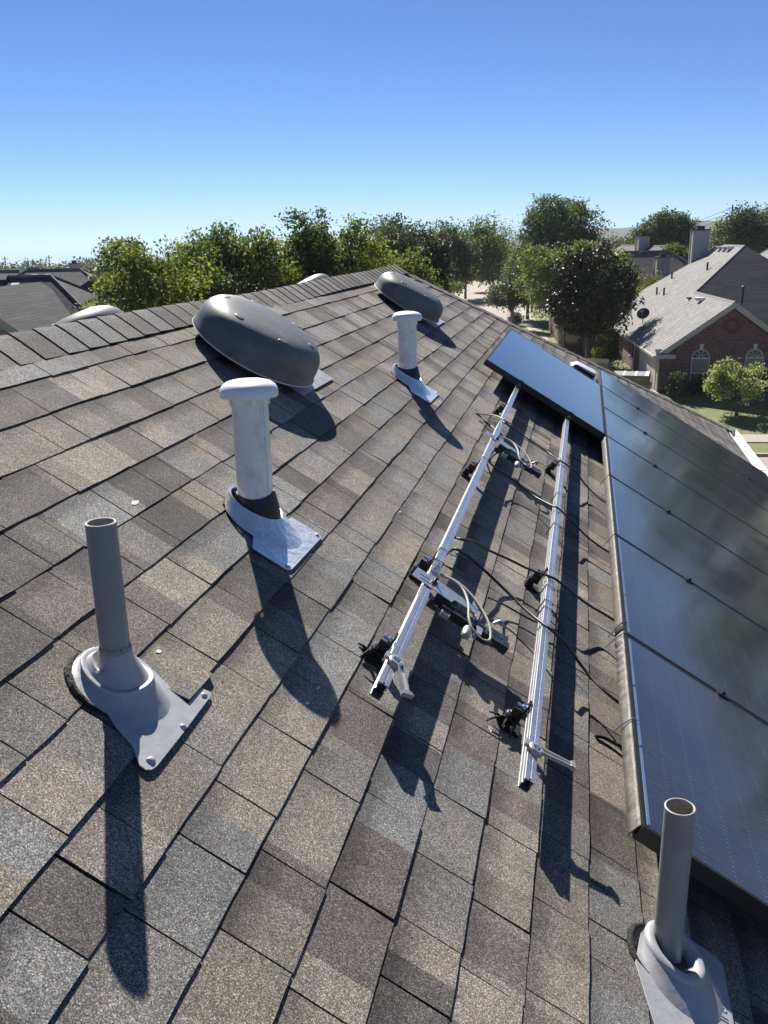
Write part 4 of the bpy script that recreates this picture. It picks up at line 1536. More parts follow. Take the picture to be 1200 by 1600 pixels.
# ================================================================== TREES
def leaf_mesh(name, P, size, parent, m, up=0.35, wid=0.6):
    n = len(P)
    P = np.asarray(P, dtype=np.float64)
    d = rng.normal(size=(n, 3))
    d[:, 2] -= 0.35
    d /= np.linalg.norm(d, axis=1)[:, None]
    nr = rng.normal(size=(n, 3))
    nr[:, 2] += up * 3
    s = np.cross(d, nr)
    s /= (np.linalg.norm(s, axis=1)[:, None] + 1e-9)
    nn = np.cross(s, d)
    L = size * rng.uniform(0.6, 1.25, size=(n, 1))
    Wd = L * wid * 0.5
    fold = nn * (Wd * 0.35)
    V = np.empty((n, 4, 3))
    V[:, 0] = P
    V[:, 1] = P + d * L * 0.45 + s * Wd + fold
    V[:, 2] = P + d * L
    V[:, 3] = P + d * L * 0.45 - s * Wd + fold
    off = np.array(parent['base'])
    V = V.reshape(-1, 3) - off
    me = bpy.data.meshes.new(name)
    me.vertices.add(n * 4)
    me.vertices.foreach_set('co', V.ravel())
    me.loops.add(n * 4)
    me.loops.foreach_set('vertex_index', np.arange(n * 4, dtype=np.int32))
    me.polygons.add(n)
    me.polygons.foreach_set('loop_start', np.arange(0, n * 4, 4, dtype=np.int32))
    me.update(calc_edges=True)
    me.materials.append(m)
    a = me.attributes.new('leaf_tone', 'FLOAT', 'FACE')
    a.data.foreach_set('value', leaf_mesh.tones.astype(np.float32))
    o = bpy.data.objects.new(name, me)
    col.objects.link(o)
    o.parent = parent
    return o


def crown_points(blobs, n, clumps, spread, shell=0.55, tone_mix=0.25):
    """leaf positions gathered in clumps through the outer volume of ellipsoid lobes"""
    vols = np.array([b[3] * b[4] * b[5] for b in blobs]) ** 0.75
    vols /= vols.sum()
    cs = []
    for _ in range(clumps):
        b = blobs[rng.choice(len(blobs), p=vols)]
        d = rng.normal(size=3)
        d /= np.linalg.norm(d)
        r = shell + (1 - shell) * rng.random() ** 0.6
        r *= rng.uniform(0.86, 1.02)
        cs.append((b[0] + d[0] * r * b[3], b[1] + d[1] * r * b[4], b[2] + d[2] * r * b[5]))
    cs = np.array(cs)
    ct = np.clip(rng.normal(0.42, 0.2, size=clumps), 0, 1)
    idx = rng.integers(0, clumps, size=n)
    sp = spread * rng.uniform(0.6, 1.35, size=clumps)
    P = cs[idx] + np.clip(rng.normal(size=(n, 3)), -1.7, 1.7) * sp[idx][:, None] * np.array([1, 1, 0.75])
    leaf_mesh.tones = np.clip(ct[idx] + rng.normal(0, tone_mix, size=n), 0, 1)
    return P, cs


def tree(name, label, base, blobs, leaf, n, size, clumps, spread, trunk_r=0.16, fork=0.35, group='trees around the street', bark='bark', cat='tree', shell=0.55, wid=0.6, stems=1, up=0.35, limbs=9):
    base = Vector(base)
    t = thing(name, label, cat, base, group)
    bl = [(base.x + b[0], base.y + b[1], base.z + b[2], b[3], b[4], b[5]) for b in blobs]
    P, cs = crown_points(bl, n, clumps, spread, shell)
    leaf_mesh('crown', P, size, t, LEAF[leaf], up, wid)
    top = max(b[2] + b[5] for b in bl)
    low = min(b[2] - b[5] for b in bl)
    cen = Vector((np.mean([b[0] for b in bl]), np.mean([b[1] for b in bl]), np.mean([b[2] for b in bl])))
    mb = MB()
    fz = base.z + max(0.3, (low - base.z) * 0.9 + (top - low) * 0.08) if stems == 1 else base.z + 0.25
    forkp = Vector((base.x, base.y, fz))
    lean = (cen - base)
    lean.z = 0
    forkp += lean * 0.25
    mb.tube(smooth_path([base - ZU * 0.1, base.lerp(forkp, 0.5) + Vector((random.uniform(-.05, .05), random.uniform(-.05, .05), 0)), forkp], 4), [trunk_r * (1.25 - 0.5 * i / 8) for i in range(9)], 9)
    sel = rng.choice(len(cs), size=min(limbs, len(cs)), replace=False)
    for i in sel:
        c = Vector(cs[i])
        e = forkp.lerp(c, 0.93)
        m1 = forkp.lerp(e, 0.45) + Vector((random.uniform(-.2, .2), random.uniform(-.2, .2), 0.12 * (e - forkp).length)) * (0.6 if stems == 1 else 0.8)
        pth = smooth_path([forkp - ZU * 0.1, m1, e], 5)
        r0 = trunk_r * random.uniform(0.38, 0.6)
        mb.tube(pth, [r0 * (1 - 0.85 * q / (len(pth) - 1)) for q in range(len(pth))], 6, 0, False)
    mb.build('trunk', M[bark], t, smooth=60)
    return t


def lobes(w, h, z0, n, seed=0, tall=1.0):
    """n lobes filling a crown of width w between z0 and z0+h"""
    r = np.random.default_rng(seed)
    out = [(0, 0, z0 + h * 0.5, w * 0.34, w * 0.34, h * 0.42)]
    for i in range(n):
        a = r.uniform(0, 6.28)
        f = r.uniform(0.05, 1.0)
        zz = z0 + h * (0.18 + 0.70 * f)
        rad = w * 0.5 * (math.sin(math.pi * (0.16 + 0.68 * f)) ** 0.5) * tall
        rr = w * r.uniform(0.10, 0.25)
        d = max(0.0, rad - rr * r.uniform(0.55, 1.15))
        out.append((math.cos(a) * d, math.sin(a) * d, zz, rr, rr, rr * r.uniform(0.8, 1.25)))
    out.append((r.uniform(-.1, .1) * w, 0, z0 + h * 0.88, w * 0.16, w * 0.16, h * 0.12))
    return out


def tree_px(name, label, x, ytop, Yd, w, leaf, n, size, z0f=0.25, seed=1, nl=12, cl=None, spread=None, zbase=None, **kw):
    top = at(x, ytop, Yd)
    zb = max(0.0 if Yd < 92 else -99, terrain_h(top.x, Yd)) if zbase is None else zbase
    h = top.z - zb
    z0 = h * z0f
    bare = leaf == 'dry' or name == 'bare_tree'
    n2 = n if bare else int(n * 2.3)
    return tree(name, label, (top.x, Yd, zb), lobes(w * 1.04, h - z0, z0, nl, seed), leaf, n2, size * (1.0 if bare else 1.16), int((cl or max(60, n / 40)) * (1 if bare else 1.35)), spread or w * 0.055, **kw)


# row of ornamental trees beyond the ridge on the left
tree_px('pear_tree', 'yellow green tree with browning leaves standing left of the tall row, beside the dark roof', 226, 380, 27.5, 4.3, 'olive', 8500, 0.13, 0.28, 3, 16, 240, 0.25)
tree_px('pear_tree', 'slim grey green tree poking up behind the yellow green tree at left', 196, 366, 34, 2.6, 'ash', 3200, 0.13, 0.3, 4, 10, 110, 0.22)
tree_px('pear_tree', 'small olive tree at the right foot of the dark hip roof', 152, 452, 26, 1.7, 'olive', 1500, 0.11, 0.3, 5, 7, 60, 0.18)
tree_px('pear_tree', 'green leafy tree, first of the tall row from the left', 300, 368, 33, 3.2, 'ash', 5200, 0.14, 0.26, 6, 14, 170, 0.23)
tree_px('pear_tree', 'broad green tree of the tall row standing behind the big dark dome', 352, 352, 36, 3.9, 'ash', 7000, 0.14, 0.2, 7, 16, 220, 0.25)
tree_px('pear_tree', 'green tree of the tall row just left of its highest tree', 408, 346, 35, 3.0, 'pear', 5600, 0.14, 0.2, 8, 14, 180, 0.23)
tree_px('pear_tree', 'tallest bushy tree of the row, in the middle left of the picture', 462, 322, 38, 3.4, 'ash', 7200, 0.14, 0.2, 9, 16, 230, 0.25)
tree_px('pear_tree', 'second highest tree of the row, right of the tallest one', 502, 326, 38.5, 3.0, 'ash', 6000, 0.14, 0.2, 10, 14, 190, 0.24)
tree_px('pear_tree', 'yellow tinged green tree near the right end of the tall row', 546, 340, 37, 3.2, 'pear', 6000, 0.14, 0.2, 11, 14, 190, 0.24)
tree_px('pear_tree', 'last green tree at the right end of the tall row', 578, 366, 40, 2.8, 'ash', 4500, 0.14, 0.2, 12, 12, 150, 0.23)
tree_px('round_tree', 'low yellow green tree left of the far grey dome', 612, 380, 44, 2.9, 'olive', 4200, 0.15, 0.2, 13, 12, 140, 0.23)
tree_px('round_tree', 'yellow green tree rising above the far end of the ridge', 650, 384, 42, 2.6, 'olive', 4200, 0.15, 0.2, 14, 12, 140, 0.22)
tree_px('live_oak', 'grey green live oak standing behind the end of the tall row', 626, 344, 68, 7.5, 'oak', 7000, 0.20, 0.2, 15, 16, 230, 0.42)
tree_px('cedar_tree', 'dark narrow evergreen beside the left edge of the road', 668, 362, 62, 3.0, 'dark', 5200, 0.18, 0.05, 16, 12, 150, 0.28)
tree_px('round_tree', 'bright green tree on the left road edge beyond the ridge end', 676, 386, 66, 3.0, 'bright', 4600, 0.19, 0.12, 17, 12, 150, 0.28)
tree_px('street_tree', 'tall thin leaved tree over the left street lamp', 700, 364, 92, 6.0, 'oak', 4200, 0.26, 0.25, 18, 12, 140, 0.42)
tree_px('street_tree', 'big round dark green tree shading the far end of the road', 728, 352, 128, 11.5, 'ash', 7000, 0.36, 0.30, 19, 16, 230, 0.75)
tree_px('street_tree', 'green tree in front of the far brick house', 774, 371, 146, 7.5, 'ash', 5000, 0.36, 0.3, 20, 12, 150, 0.65)
tree_px('bare_tree', 'thin pale nearly bare tree behind the far brick house', 788, 350, 205, 14, 'far', 1700, 0.4, 0.3, 21, 12, 110, 1.0, limbs=30)
tree_px('big_tree', 'largest broad green tree right of the road', 868, 324, 92, 9.0, 'mid', 11500, 0.25, 0.15, 22, 18, 300, 0.42)
tree_px('big_tree', 'green tree leaning over the road left of the largest tree', 828, 362, 95, 5.4, 'mid', 6000, 0.25, 0.12, 23, 14, 180, 0.40)
tree_px('bright_tree', 'light green clumpy tree behind the dark magnolia', 884, 386, 74, 7.8, 'bright', 11000, 0.20, 0.27, 24, 20, 260, 0.34)
tree_px('bright_tree', 'light green tree top showing right of the dark magnolia', 962, 396, 76, 3.6, 'bright', 3600, 0.20, 0.3, 25, 10, 110, 0.3)
tree_px('crape_myrtle', 'small multi stemmed tree with sparse grey green leaves beside the sidewalk', 803, 424, 84, 4.4, 'crape', 3600, 0.20, 0.26, 26, 12, 130, 0.32, bark='bark_pale', trunk_r=0.2, stems=1, limbs=16)
tree_px('magnolia_tree', 'dark glossy magnolia with brown tinged leaves in front of the brick house', 928, 377, 60.8, 5.3, 'magnolia', 9500, 0.21, 0.17, 27, 26, 300, 0.24, trunk_r=0.17, wid=0.5, shell=0.7)
tree_px('far_tree', 'rounded green tree behind the two grey chimneys', 1050, 333, 112, 6.0, 'mid', 6500, 0.28, 0.2, 28, 14, 200, 0.42)
tree_px('far_tree', 'green tree left of the grey roof chimney in the distance', 1000, 349, 114, 5.2, 'mid', 4500, 0.28, 0.2, 29, 12, 150, 0.4)
tree_px('far_tree', 'low dark green tree between the two chimneys', 1051, 380, 88, 3.8, 'ash', 3600, 0.24, 0.2, 30, 12, 120, 0.32)
tree_px('far_tree', 'large grey green tree behind the hip roof at the right picture edge', 1182, 328, 108, 9.0, 'oak', 8500, 0.28, 0.15, 31, 16, 260, 0.5)
tree_px('far_tree', 'olive tree top left of the large tree at the right edge', 1138, 350, 118, 4.0, 'olive', 2200, 0.28, 0.3, 32, 10, 80, 0.4)
tree_px('far_tree', 'grey green bush like tree behind the tall chimney', 1120, 372, 100, 5.0, 'oak', 3600, 0.26, 0.1, 33, 12, 120, 0.4)
tree_px('bare_tree', 'thin leafless tree standing right of the largest tree', 945, 352, 120, 4.5, 'dry', 500, 0.22, 0.25, 34, 10, 60, 0.3, limbs=30)
tree_px('bare_tree', 'brownish bare shrub in front of the largest tree', 893, 376, 88, 3.6, 'dry', 1100, 0.2, 0.3, 35, 10, 80, 0.28, limbs=34)
tree_px('reddish_shrub', 'reddish shrub behind the lit roof slope', 1003, 432, 82, 2.4, 'reddish', 1500, 0.18, 0.05, 36, 8, 60, 0.26, cat='shrub', group='shrubs')
tree_px('green_shrub', 'olive green shrub behind the lit roof slope beside the reddish one', 1030, 428, 80, 3.2, 'olive', 2200, 0.18, 0.05, 37, 8, 80, 0.28, cat='shrub', group='shrubs')
tree_px('front_tree', 'small pale green tree on the shaded front lawn before the arched windows', 1158, 577, 46.3, 2.65, 'pale', 3000, 0.13, 0.32, 38, 12, 90, 0.20, trunk_r=0.07, stems=1, limbs=14, zbase=-0.38)


def shrub(name, label, p, w, h, leaf, n, size, seed):
    bl = [(random.uniform(-.25, .25) * w, random.uniform(-.25, .25) * w, h * random.uniform(0.35, 0.6), w * 0.32, w * 0.32, h * 0.38) for _ in range(5)]
    return tree(name, label, p, bl, leaf, n, size, max(24, n // 30), w * 0.10, trunk_r=0.03, group='shrubs', cat='shrub', limbs=6)


shrub('dark_shrub', 'clipped dark shrub left of the brick side wall', H(-1.5, 7.6), 1.4, 1.9, 'dark', 1700, 0.11, 1)
shrub('leafy_plant', 'tall yellow green plants beside the magnolia trunk', H(-1.9, 10.6), 1.3, 1.5, 'olive', 900, 0.16, 2)
shrub('green_shrub', 'green shrub climbing at the far corner of the brick side wall', H(-0.9, 15.2), 1.5, 2.6, 'ash', 1500, 0.13, 3)
shrub('green_shrub', 'small pale leaved bush at the corner of the garage', H(0.7, -1.6), 1.2, 1.5, 'mid', 1300, 0.12, 4)
for i, (s, lab) in enumerate(((1.5, 'dark foundation shrub under the left arched window'), (2.6, 'dark foundation shrub between the two arched windows, left one'), (3.7, 'dark foundation shrub right of its twin between the arched windows'), (4.9, 'dark foundation shrub under the right arched window'))):
    shrub('dark_shrub', lab, H(s, -0.9), 1.4, 1.0, 'dark', 1100, 0.10, 5 + i)
shrub('round_shrub', 'round dark bush at the foot of the sparse sidewalk tree', H(-6.0, 38.5), 2.0, 1.3, 'dark', 1500, 0.16, 10)

for i, (azd, r, hh, w) in enumerate(((14.5, 78, 11.5, 8), (17.5, 86, 12.5, 9), (20.5, 74, 11.5, 8), (24, 80, 12.8, 9), (27, 66, 11.8, 8), (30.5, 70, 12.6, 9), (34.5, 60, 11.5, 8))):
    a = math.radians(azd)
    tree('yard_tree', ('leafy yard tree beside the street right of the brick house, %s in its row' % ['first', 'second', 'third', 'fourth', 'fifth', 'sixth', 'last'][i]), (r * math.sin(a), r * math.cos(a), 0), lobes(w, hh * 0.8, hh * 0.2, 12, 60 + i), ('mid', 'ash', 'oak')[i % 3], 5000, 0.36, 170, 0.5, trunk_r=0.25)

# ---- far woods at the left, one mass
P, T = [], []
for i in range(210):
    azd = random.uniform(-37, -24)
    r = random.uniform(190, 330)
    x, y = r * math.sin(math.radians(azd)), r * math.cos(math.radians(azd))
    z = terrain_h(x, y)
    hgt = random.uniform(6.0, 9.0) * (1.0 if r > 240 else 0.85)
    w = random.uniform(2.5, 5)
    tn = random.uniform(0.1, 0.9)
    for j in range(110):
        d = rng.normal(size=3)
        d /= np.linalg.norm(d)
        q = random.uniform(0.6, 1.0)
        P.append((x + d[0] * w * q, y + d[1] * w * q, z + hgt * 0.52 + d[2] * hgt * 0.48 * q))
        T.append(min(1, max(0, tn + random.gauss(0, 0.15))))
leaf_mesh.tones = np.array(T)
holder = {'base': (0, 0, 0)}


class _H(dict):
    pass


dummy = bpy.data.objects.new('far_woods_root', None)
dummy['base'] = (0, 0, 0)
fw = leaf_mesh('far_woods', P, 0.9, dummy, LEAF['far'])
fw.parent = None
bpy.data.objects.remove(dummy)
fw['kind'] = 'stuff'
fw['label'] = 'hazy belt of far trees beyond the left roofs'
fw['category'] = 'woods'
# far woods at the right under the hill
P, T = [], []
for i in range(260):
    azd = random.uniform(-6, 20)
    r = random.uniform(210, 420)
    x, y = r * math.sin(math.radians(azd)), r * math.cos(math.radians(azd))
    z = terrain_h(x, y)
    hgt = random.uniform(5, 9)
    w = random.uniform(3, 6)
    tn = random.uniform(0.0, 0.8)
    for j in range(100):
        d = rng.normal(size=3)
        d /= np.linalg.norm(d)
        q = random.uniform(0.6, 1.0)
        P.append((x + d[0] * w * q, y + d[1] * w * q, z + hgt * 0.52 + d[2] * hgt * 0.48 * q))
        T.append(min(1, max(0, tn + random.gauss(0, 0.15))))
leaf_mesh.tones = np.array(T)
dummy = bpy.data.objects.new('far_woods_root', None)
dummy['base'] = (0, 0, 0)
fw = leaf_mesh('far_woods', P, 1.0, dummy, LEAF['far'])
fw.parent = None
bpy.data.objects.remove(dummy)
fw['kind'] = 'stuff'
fw['label'] = 'belt of far trees below the hill on the right'
fw['category'] = 'woods'


# ================================================================== NEIGHBOUR HOUSES
class Fr:
    """local house frame: x along the front, y into the house"""

    def __init__(self, o, az):
        self.o = Vector(o)
        self.x = Vector((math.cos(az), -math.sin(az), 0))
        self.y = Vector((math.sin(az), math.cos(az), 0))

    def __call__(self, x, y, z=0.0):
        return self.o + self.x * x + self.y * y + ZU * z


def slab_roof(mb, polys, th=0.10, mi=0, ei=1):
    """roof faces (first edge = eave) with a real thickness"""
    for pts in polys:
        pts = [Vector(p) for p in pts]
        x = (pts[1] - pts[0]).normalized()
        n = (pts[1] - pts[0]).cross(pts[2] - pts[0]).normalized()
        if n.z < 0:
            pts.reverse()
            pts = pts[-2:] + pts[:-2]
            x = (pts[1] - pts[0]).normalized()
            n = -n
        y = n.cross(x)
        poly_uv(mb, pts, x, y, mi)
        low = [p - ZU * th for p in pts]
        mb.add(low, [tuple(range(len(pts) - 1, -1, -1))], ei)
        for i in range(len(pts)):
            j = (i + 1) % len(pts)
            mb.add([pts[i], low[i], low[j], pts[j]], [(0, 1, 2, 3)], ei)


def wall_quad(mb, a, b, h, mi=0, z0=0.0):
    quad_uv(mb, a + ZU * z0, b + ZU * z0, b + ZU * h, a + ZU * h, mi)


def box_vent(parent, c, fx, fy, up, s=0.3, name='box_vent', m='vent_white'):
    mb = MB()
    mb.prism([c - fx * s / 2 - fy * s / 2, c + fx * s / 2 - fy * s / 2, c + fx * s / 2 - fy * s / 2 + up * s * 0.45, c - fx * s / 2 - fy * s / 2 + up * s * 0.45], fy * s)
    o = mb.build(name, M[m], parent)
    mb = MB()
    mb.box(c - fy * (s / 2 + 0.005) + up * s * 0.15, fx * s * 0.42, fy * 0.004, up * s * 0.12)
    mb.build('vent_mouth', M['vent_black'], o)
    return o


def stack_pipe(parent, p, h=0.35, r=0.05, cap=False):
    mb = MB()
    mb.tube([p - ZU * 0.1, p + ZU * h], r, 8)
    if cap:
        mb.lathe(p + ZU * h, XU, YU, ZU, [(r * 1.8, -0.02), (r * 1.9, 0.05), (r * 1.0, 0.09)], 10, 0, True, True)
    return mb.build('vent_pipe', M['vent_black'], parent)


def window(parent, f, xc, y, z0, w, h, arch=False, nrm=-1, sheen_or_blind=None, frame='white_trim', axis='x', name='window'):
    """window standing 2 cm proud of a wall; axis 'x' = in the front plane"""
    ax = f.x if axis == 'x' else f.y
    an = (-f.y) if axis == 'x' else (-f.x)
    if nrm > 0:
        an = -an
    c = f(xc, y, 0) if axis == 'x' else f(y, xc, 0)

    def P(a, z, d=0.0):
        return c + ax * a + ZU * z + an * d
    mb = MB()
    top = z0 + h
    out = [P(-w / 2, z0, 0.004), P(w / 2, z0, 0.004), P(w / 2, top, 0.004)]
    if arch:
        out += [P(w / 2 * math.cos(a), top + w / 2 * math.sin(a), 0.004) for a in np.linspace(0.2, math.pi - 0.2, 12)]
    out.append(P(-w / 2, top, 0.004))
    mb.prism(out, an * 0.006)
    wn_ = mb.build(name, M['window'], parent)
    mb = MB()
    t = 0.035
    for a0, a1, b0, b1 in ((-w / 2 - t, -w / 2 + 0.01, z0 - t, top), (w / 2 - 0.01, w / 2 + t, z0 - t, top), (-w / 2, w / 2, z0 - t, z0 + 0.01), (-w / 2, w / 2, z0 + h * 0.48, z0 + h * 0.48 + 0.05), (-w / 2, w / 2, top - 0.03, top + 0.03)):
        mb.prism([P(a0, b0, 0.008), P(a1, b0, 0.008), P(a1, b1, 0.008), P(a0, b1, 0.008)], an * 0.035)
    if arch:
        pts = [(math.cos(a), math.sin(a)) for a in np.linspace(0, math.pi, 15)]
        for (c0, s0), (c1, s1) in zip(pts, pts[1:]):
            r0, r1 = w / 2 - 0.01, w / 2 + t
            mb.prism([P(c0 * r0, top + s0 * r0, 0.008), P(c0 * r1, top + s0 * r1, 0.008), P(c1 * r1, top + s1 * r1, 0.008), P(c1 * r0, top + s1 * r0, 0.008)], an * 0.035)
        for a in (0.63, 1.25, 1.89, 2.51):
            d = Vector((math.cos(a), math.sin(a)))
            e = Vector((-d.y, d.x)) * 0.012
            r0, r1 = w * 0.16, w / 2
            mb.prism([P(d.x * r0 - e.x, top + d.y * r0 - e.y, 0.010), P(d.x * r1 - e.x, top + d.y * r1 - e.y, 0.010), P(d.x * r1 + e.x, top + d.y * r1 + e.y, 0.010), P(d.x * r0 + e.x, top + d.y * r0 + e.y, 0.010)], an * 0.02)
        pts = [(math.cos(a) * w * 0.16, math.sin(a) * w * 0.16) for a in np.linspace(0, math.pi, 9)]
        mb.tube([P(a, top + b, 0.02) for a, b in pts], 0.015, 5)
    mb.build('window_frame', M[frame], wn_)
    if sheen_or_blind:
        mb = MB()
        b0, b1 = sheen_or_blind
        mb.prism([P(-w / 2 + 0.02, z0 + h * b0, 0.0105), P(w / 2 - 0.02, z0 + h * b0, 0.0105), P(w / 2 - 0.02, z0 + h * b1, 0.0105), P(-w / 2 + 0.02, z0 + h * b1, 0.0105)], an * 0.003)
        mb.build('sheen_or_blind', M['sheen_or_blind'], wn_)
    return wn_


# ---- red brick house on the right
f = Fr(HO, HAZ)
SL = 0.714
EZ = 2.22
t = thing('brick_house', 'red brick house with pale grey shingle roof, front gable and two arched windows', 'house', HO)
hz = lambda s: EZ + SL * s
OV = 0.30
mb = MB()
gx, gz_ = 3.60, hz(3.60)
hipm = 5.12 + 3.60       # t where gable ridge meets the main hip
R0t, R1t, Rs = 12.44, 17.60, 7.32
rz = hz(Rs)
ez = hz(-OV)
S1 = Rs * 2 + OV
tb = R1t + Rs + OV
tf = R0t - Rs - OV
fo_ = -0.28
left = [f(-OV, fo_, ez), f(-OV, tb, ez), f(Rs, R1t, rz), f(Rs, R0t, rz), f(gx, hipm, gz_), f(gx, fo_, gz_)]
left = [left[1], left[0], left[5], left[4], left[3], left[2]]
slab_roof(mb, [left])
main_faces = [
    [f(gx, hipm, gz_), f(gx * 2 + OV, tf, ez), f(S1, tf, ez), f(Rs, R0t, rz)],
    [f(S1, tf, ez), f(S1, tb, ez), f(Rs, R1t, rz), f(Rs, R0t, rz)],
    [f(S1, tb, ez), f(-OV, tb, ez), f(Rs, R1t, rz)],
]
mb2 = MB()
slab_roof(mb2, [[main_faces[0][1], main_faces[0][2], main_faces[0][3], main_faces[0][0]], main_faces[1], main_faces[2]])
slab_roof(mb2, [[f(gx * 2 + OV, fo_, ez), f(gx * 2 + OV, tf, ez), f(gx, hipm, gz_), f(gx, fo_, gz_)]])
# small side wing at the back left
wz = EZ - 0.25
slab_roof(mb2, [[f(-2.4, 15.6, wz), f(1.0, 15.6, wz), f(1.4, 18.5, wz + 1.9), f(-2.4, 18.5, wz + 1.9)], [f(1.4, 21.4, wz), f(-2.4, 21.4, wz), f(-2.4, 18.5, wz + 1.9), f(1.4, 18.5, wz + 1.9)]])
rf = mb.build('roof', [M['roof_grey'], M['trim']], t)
rf2 = mb2.build('roof', [M['roof_dark'], M['trim']], t)  # same roof; shade on these slopes painted in by a darker shingle colour
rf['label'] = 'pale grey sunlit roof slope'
rf2['label'] = 'roof slopes with their shade painted in as darker shingles'
# hip cap and ridge caps
mb = MB()
for a, b in ((f(gx, hipm, gz_), f(Rs, R0t, rz)), (f(Rs, R0t, rz), f(Rs, R1t, rz)), (f(Rs, R1t, rz), f(-OV, tb, ez)), (f(gx, fo_, gz_), f(gx, hipm, gz_))):
    d = (b - a).normalized()
    s = d.cross(ZU).normalized()
    mb.prism([a - s * 0.14 - ZU * 0.085, a + ZU * 0.03, a + s * 0.14 - ZU * 0.085], b - a)
mb.build('ridge_cap', M['cap_brown'], t)
mb = MB()
wall_quad(mb, f(0, 0), f(7.2, 0), EZ)
poly_uv(mb, [f(0, 0, EZ), f(7.2, 0, EZ), f(3.6, 0, hz(3.6))], f.x, ZU)
wall_quad(mb, f(7.2, 0), f(7.2, 5.4), EZ)
wall_quad(mb, f(7.2, 5.4), f(14.6, 5.4), EZ)
wall_quad(mb, f(14.6, 5.4), f(14.6, 24.6), EZ)
wall_quad(mb, f(14.6, 24.6), f(0, 24.6), EZ)
wall_quad(mb, f(0, 24.6), f(0, 0), EZ)
wall_quad(mb, f(-2.1, 21.1), f(-2.1, 15.9), wz)
wall_quad(mb, f(-2.1, 15.9), f(0, 15.9), wz)
poly_uv(mb, [f(-2.1, 21.1, wz), f(-2.1, 15.9, wz), f(-2.1, 18.5, wz + 1.7)], -f.y, ZU)
mb.build('wall', M['brick_red'], t)
# soldier course under the rakes and at the eave
mb = MB()
n = 44
for sgn in (1, -1):
    for i in range(n):
        s0 = 0.18 + (3.42 / n) * i
        s1 = s0 + 3.42 / n * 0.80
        a, b = (s0, s1) if sgn > 0 else (7.2 - s0, 7.2 - s1)
        h0, h1 = hz(s0) - 0.14, hz(s1) - 0.14
        mb.prism([f(a, -0.012, h0 - 0.26), f(b, -0.012, h1 - 0.26), f(b, -0.012, h1), f(a, -0.012, h0)], -f.y * 0.02)
so = mb.build('soldier_course', M['brick_plain'], t)
so['kind'] = 'stuff'
# round brick ornament in the gable
mb = MB()
for i in range(20):
    a0, a1 = 6.2832 * i / 20, 6.2832 * (i + 0.8) / 20
    mb.prism([f(3.6 + math.cos(a) * r, -0.010, 3.55 + math.sin(a) * r) for a, r in ((a0, 0.24), (a0, 0.42), (a1, 0.42), (a1, 0.24))], -f.y * 0.025)
mb.build('brick_rosette', M['brick_plain'], t)
# rake boards, returns, fascia, gutter
mb = MB()
for sgn in (1, -1):
    a, b = (-OV, 3.6) if sgn > 0 else (7.2 + OV, 3.6)
    ha, hb = hz(-OV) - 0.10, hz(3.6) - 0.10
    mb.prism([f(a, -0.27, ha - 0.22), f(b, -0.27, hb - 0.24), f(b, -0.27, hb), f(a, -0.27, ha)], f.y * 0.05)
    mb.prism([f(a, -0.22, ha - 0.05), f(b, -0.22, hb - 0.05), f(b, -0.22, hb - 0.01), f(a, -0.22, ha - 0.01)], f.y * 0.215)
mb.build('rake_board', M['trim'], t)
for a, b in ((-OV, 0.75), (6.45, 7.5)):
    mb = MB()
    mb.box(f((a + b) / 2, -0.17, EZ - 0.28), f.x * ((b - a) / 2), f.y * 0.165, ZU * 0.11)
    e = mb.build('eave_return', M['trim'], t)
    mb = MB()
    mb.prism([f(a, -0.34, EZ - 0.168), f(b, -0.34, EZ - 0.168), f(b, -0.01, EZ + 0.06), f(a, -0.01, EZ + 0.06)], ZU * 0.03)
    mb.build('return_roof', M['cap_dark'], e)
mb = MB()
mb.box(f(-OV - 0.06, tb / 2 - 0.2, ez - 0.08), f.x * 0.055, f.y * (tb / 2), ZU * 0.055)
gt_ = mb.build('gutter', M['trim'], t)
mb = MB()
mb.tube([f(-0.30, -0.12, EZ - 0.30), f(-0.14, -0.10, EZ - 0.55), f(-0.06, -0.06, EZ - 0.75), f(-0.06, -0.06, 0.1)], 0.045, 8)
mb.build('downspout', M['trim'], gt_, smooth=40)
# side wall: beige garage bay with door, service door, windows
mb = MB()
mb.box(f(-0.03, 3.1, 1.08), f.x * 0.025, f.y * 3.0, ZU * 1.06)
gs = mb.build('garage_bay', M['trim_grey'], t)
mb = MB()
for i in range(4):
    mb.box(f(-0.075, 3.1, 0.26 + i * 0.46), f.x * 0.018, f.y * 2.45, ZU * 0.222)
mb.build('garage_door', M['garage'], gs)
mb = MB()
mb.box(f(-0.05, 8.3, 0.95), f.x * 0.03, f.y * 0.45, ZU * 0.93)
dr = mb.build('door', M['white_trim'], t)
mb = MB()
mb.box(f(-0.09, 8.3, 1.25), f.x * 0.006, f.y * 0.30, ZU * 0.45)
mb.build('door_glass', M['window'], dr)
window(t, f, 9.9, 0, 0.75, 0.8, 1.05, axis='y', frame='trim')
window(t, f, 13.4, 0, 0.55, 0.9, 1.25, axis='y', frame='trim')
# arched front windows with keystones
for xc, w, bl in ((2.12, 0.88, (0.50, 0.985)), (4.92, 0.88, (0.30, 0.98))):
    wn1 = window(t, f, xc, 0, 0.22, w, 1.60, arch=True, sheen_or_blind=bl)  # light reflected in the panes, painted as a greenish grey sheet
    mb = MB()
    mb.prism([f(xc - 0.07, -0.005, 2.30), f(xc + 0.07, -0.005, 2.30), f(xc + 0.11, -0.005, 2.56), f(xc - 0.11, -0.005, 2.56)], -f.y * 0.05)
    mb.build('keystone', M['white_trim'], t)
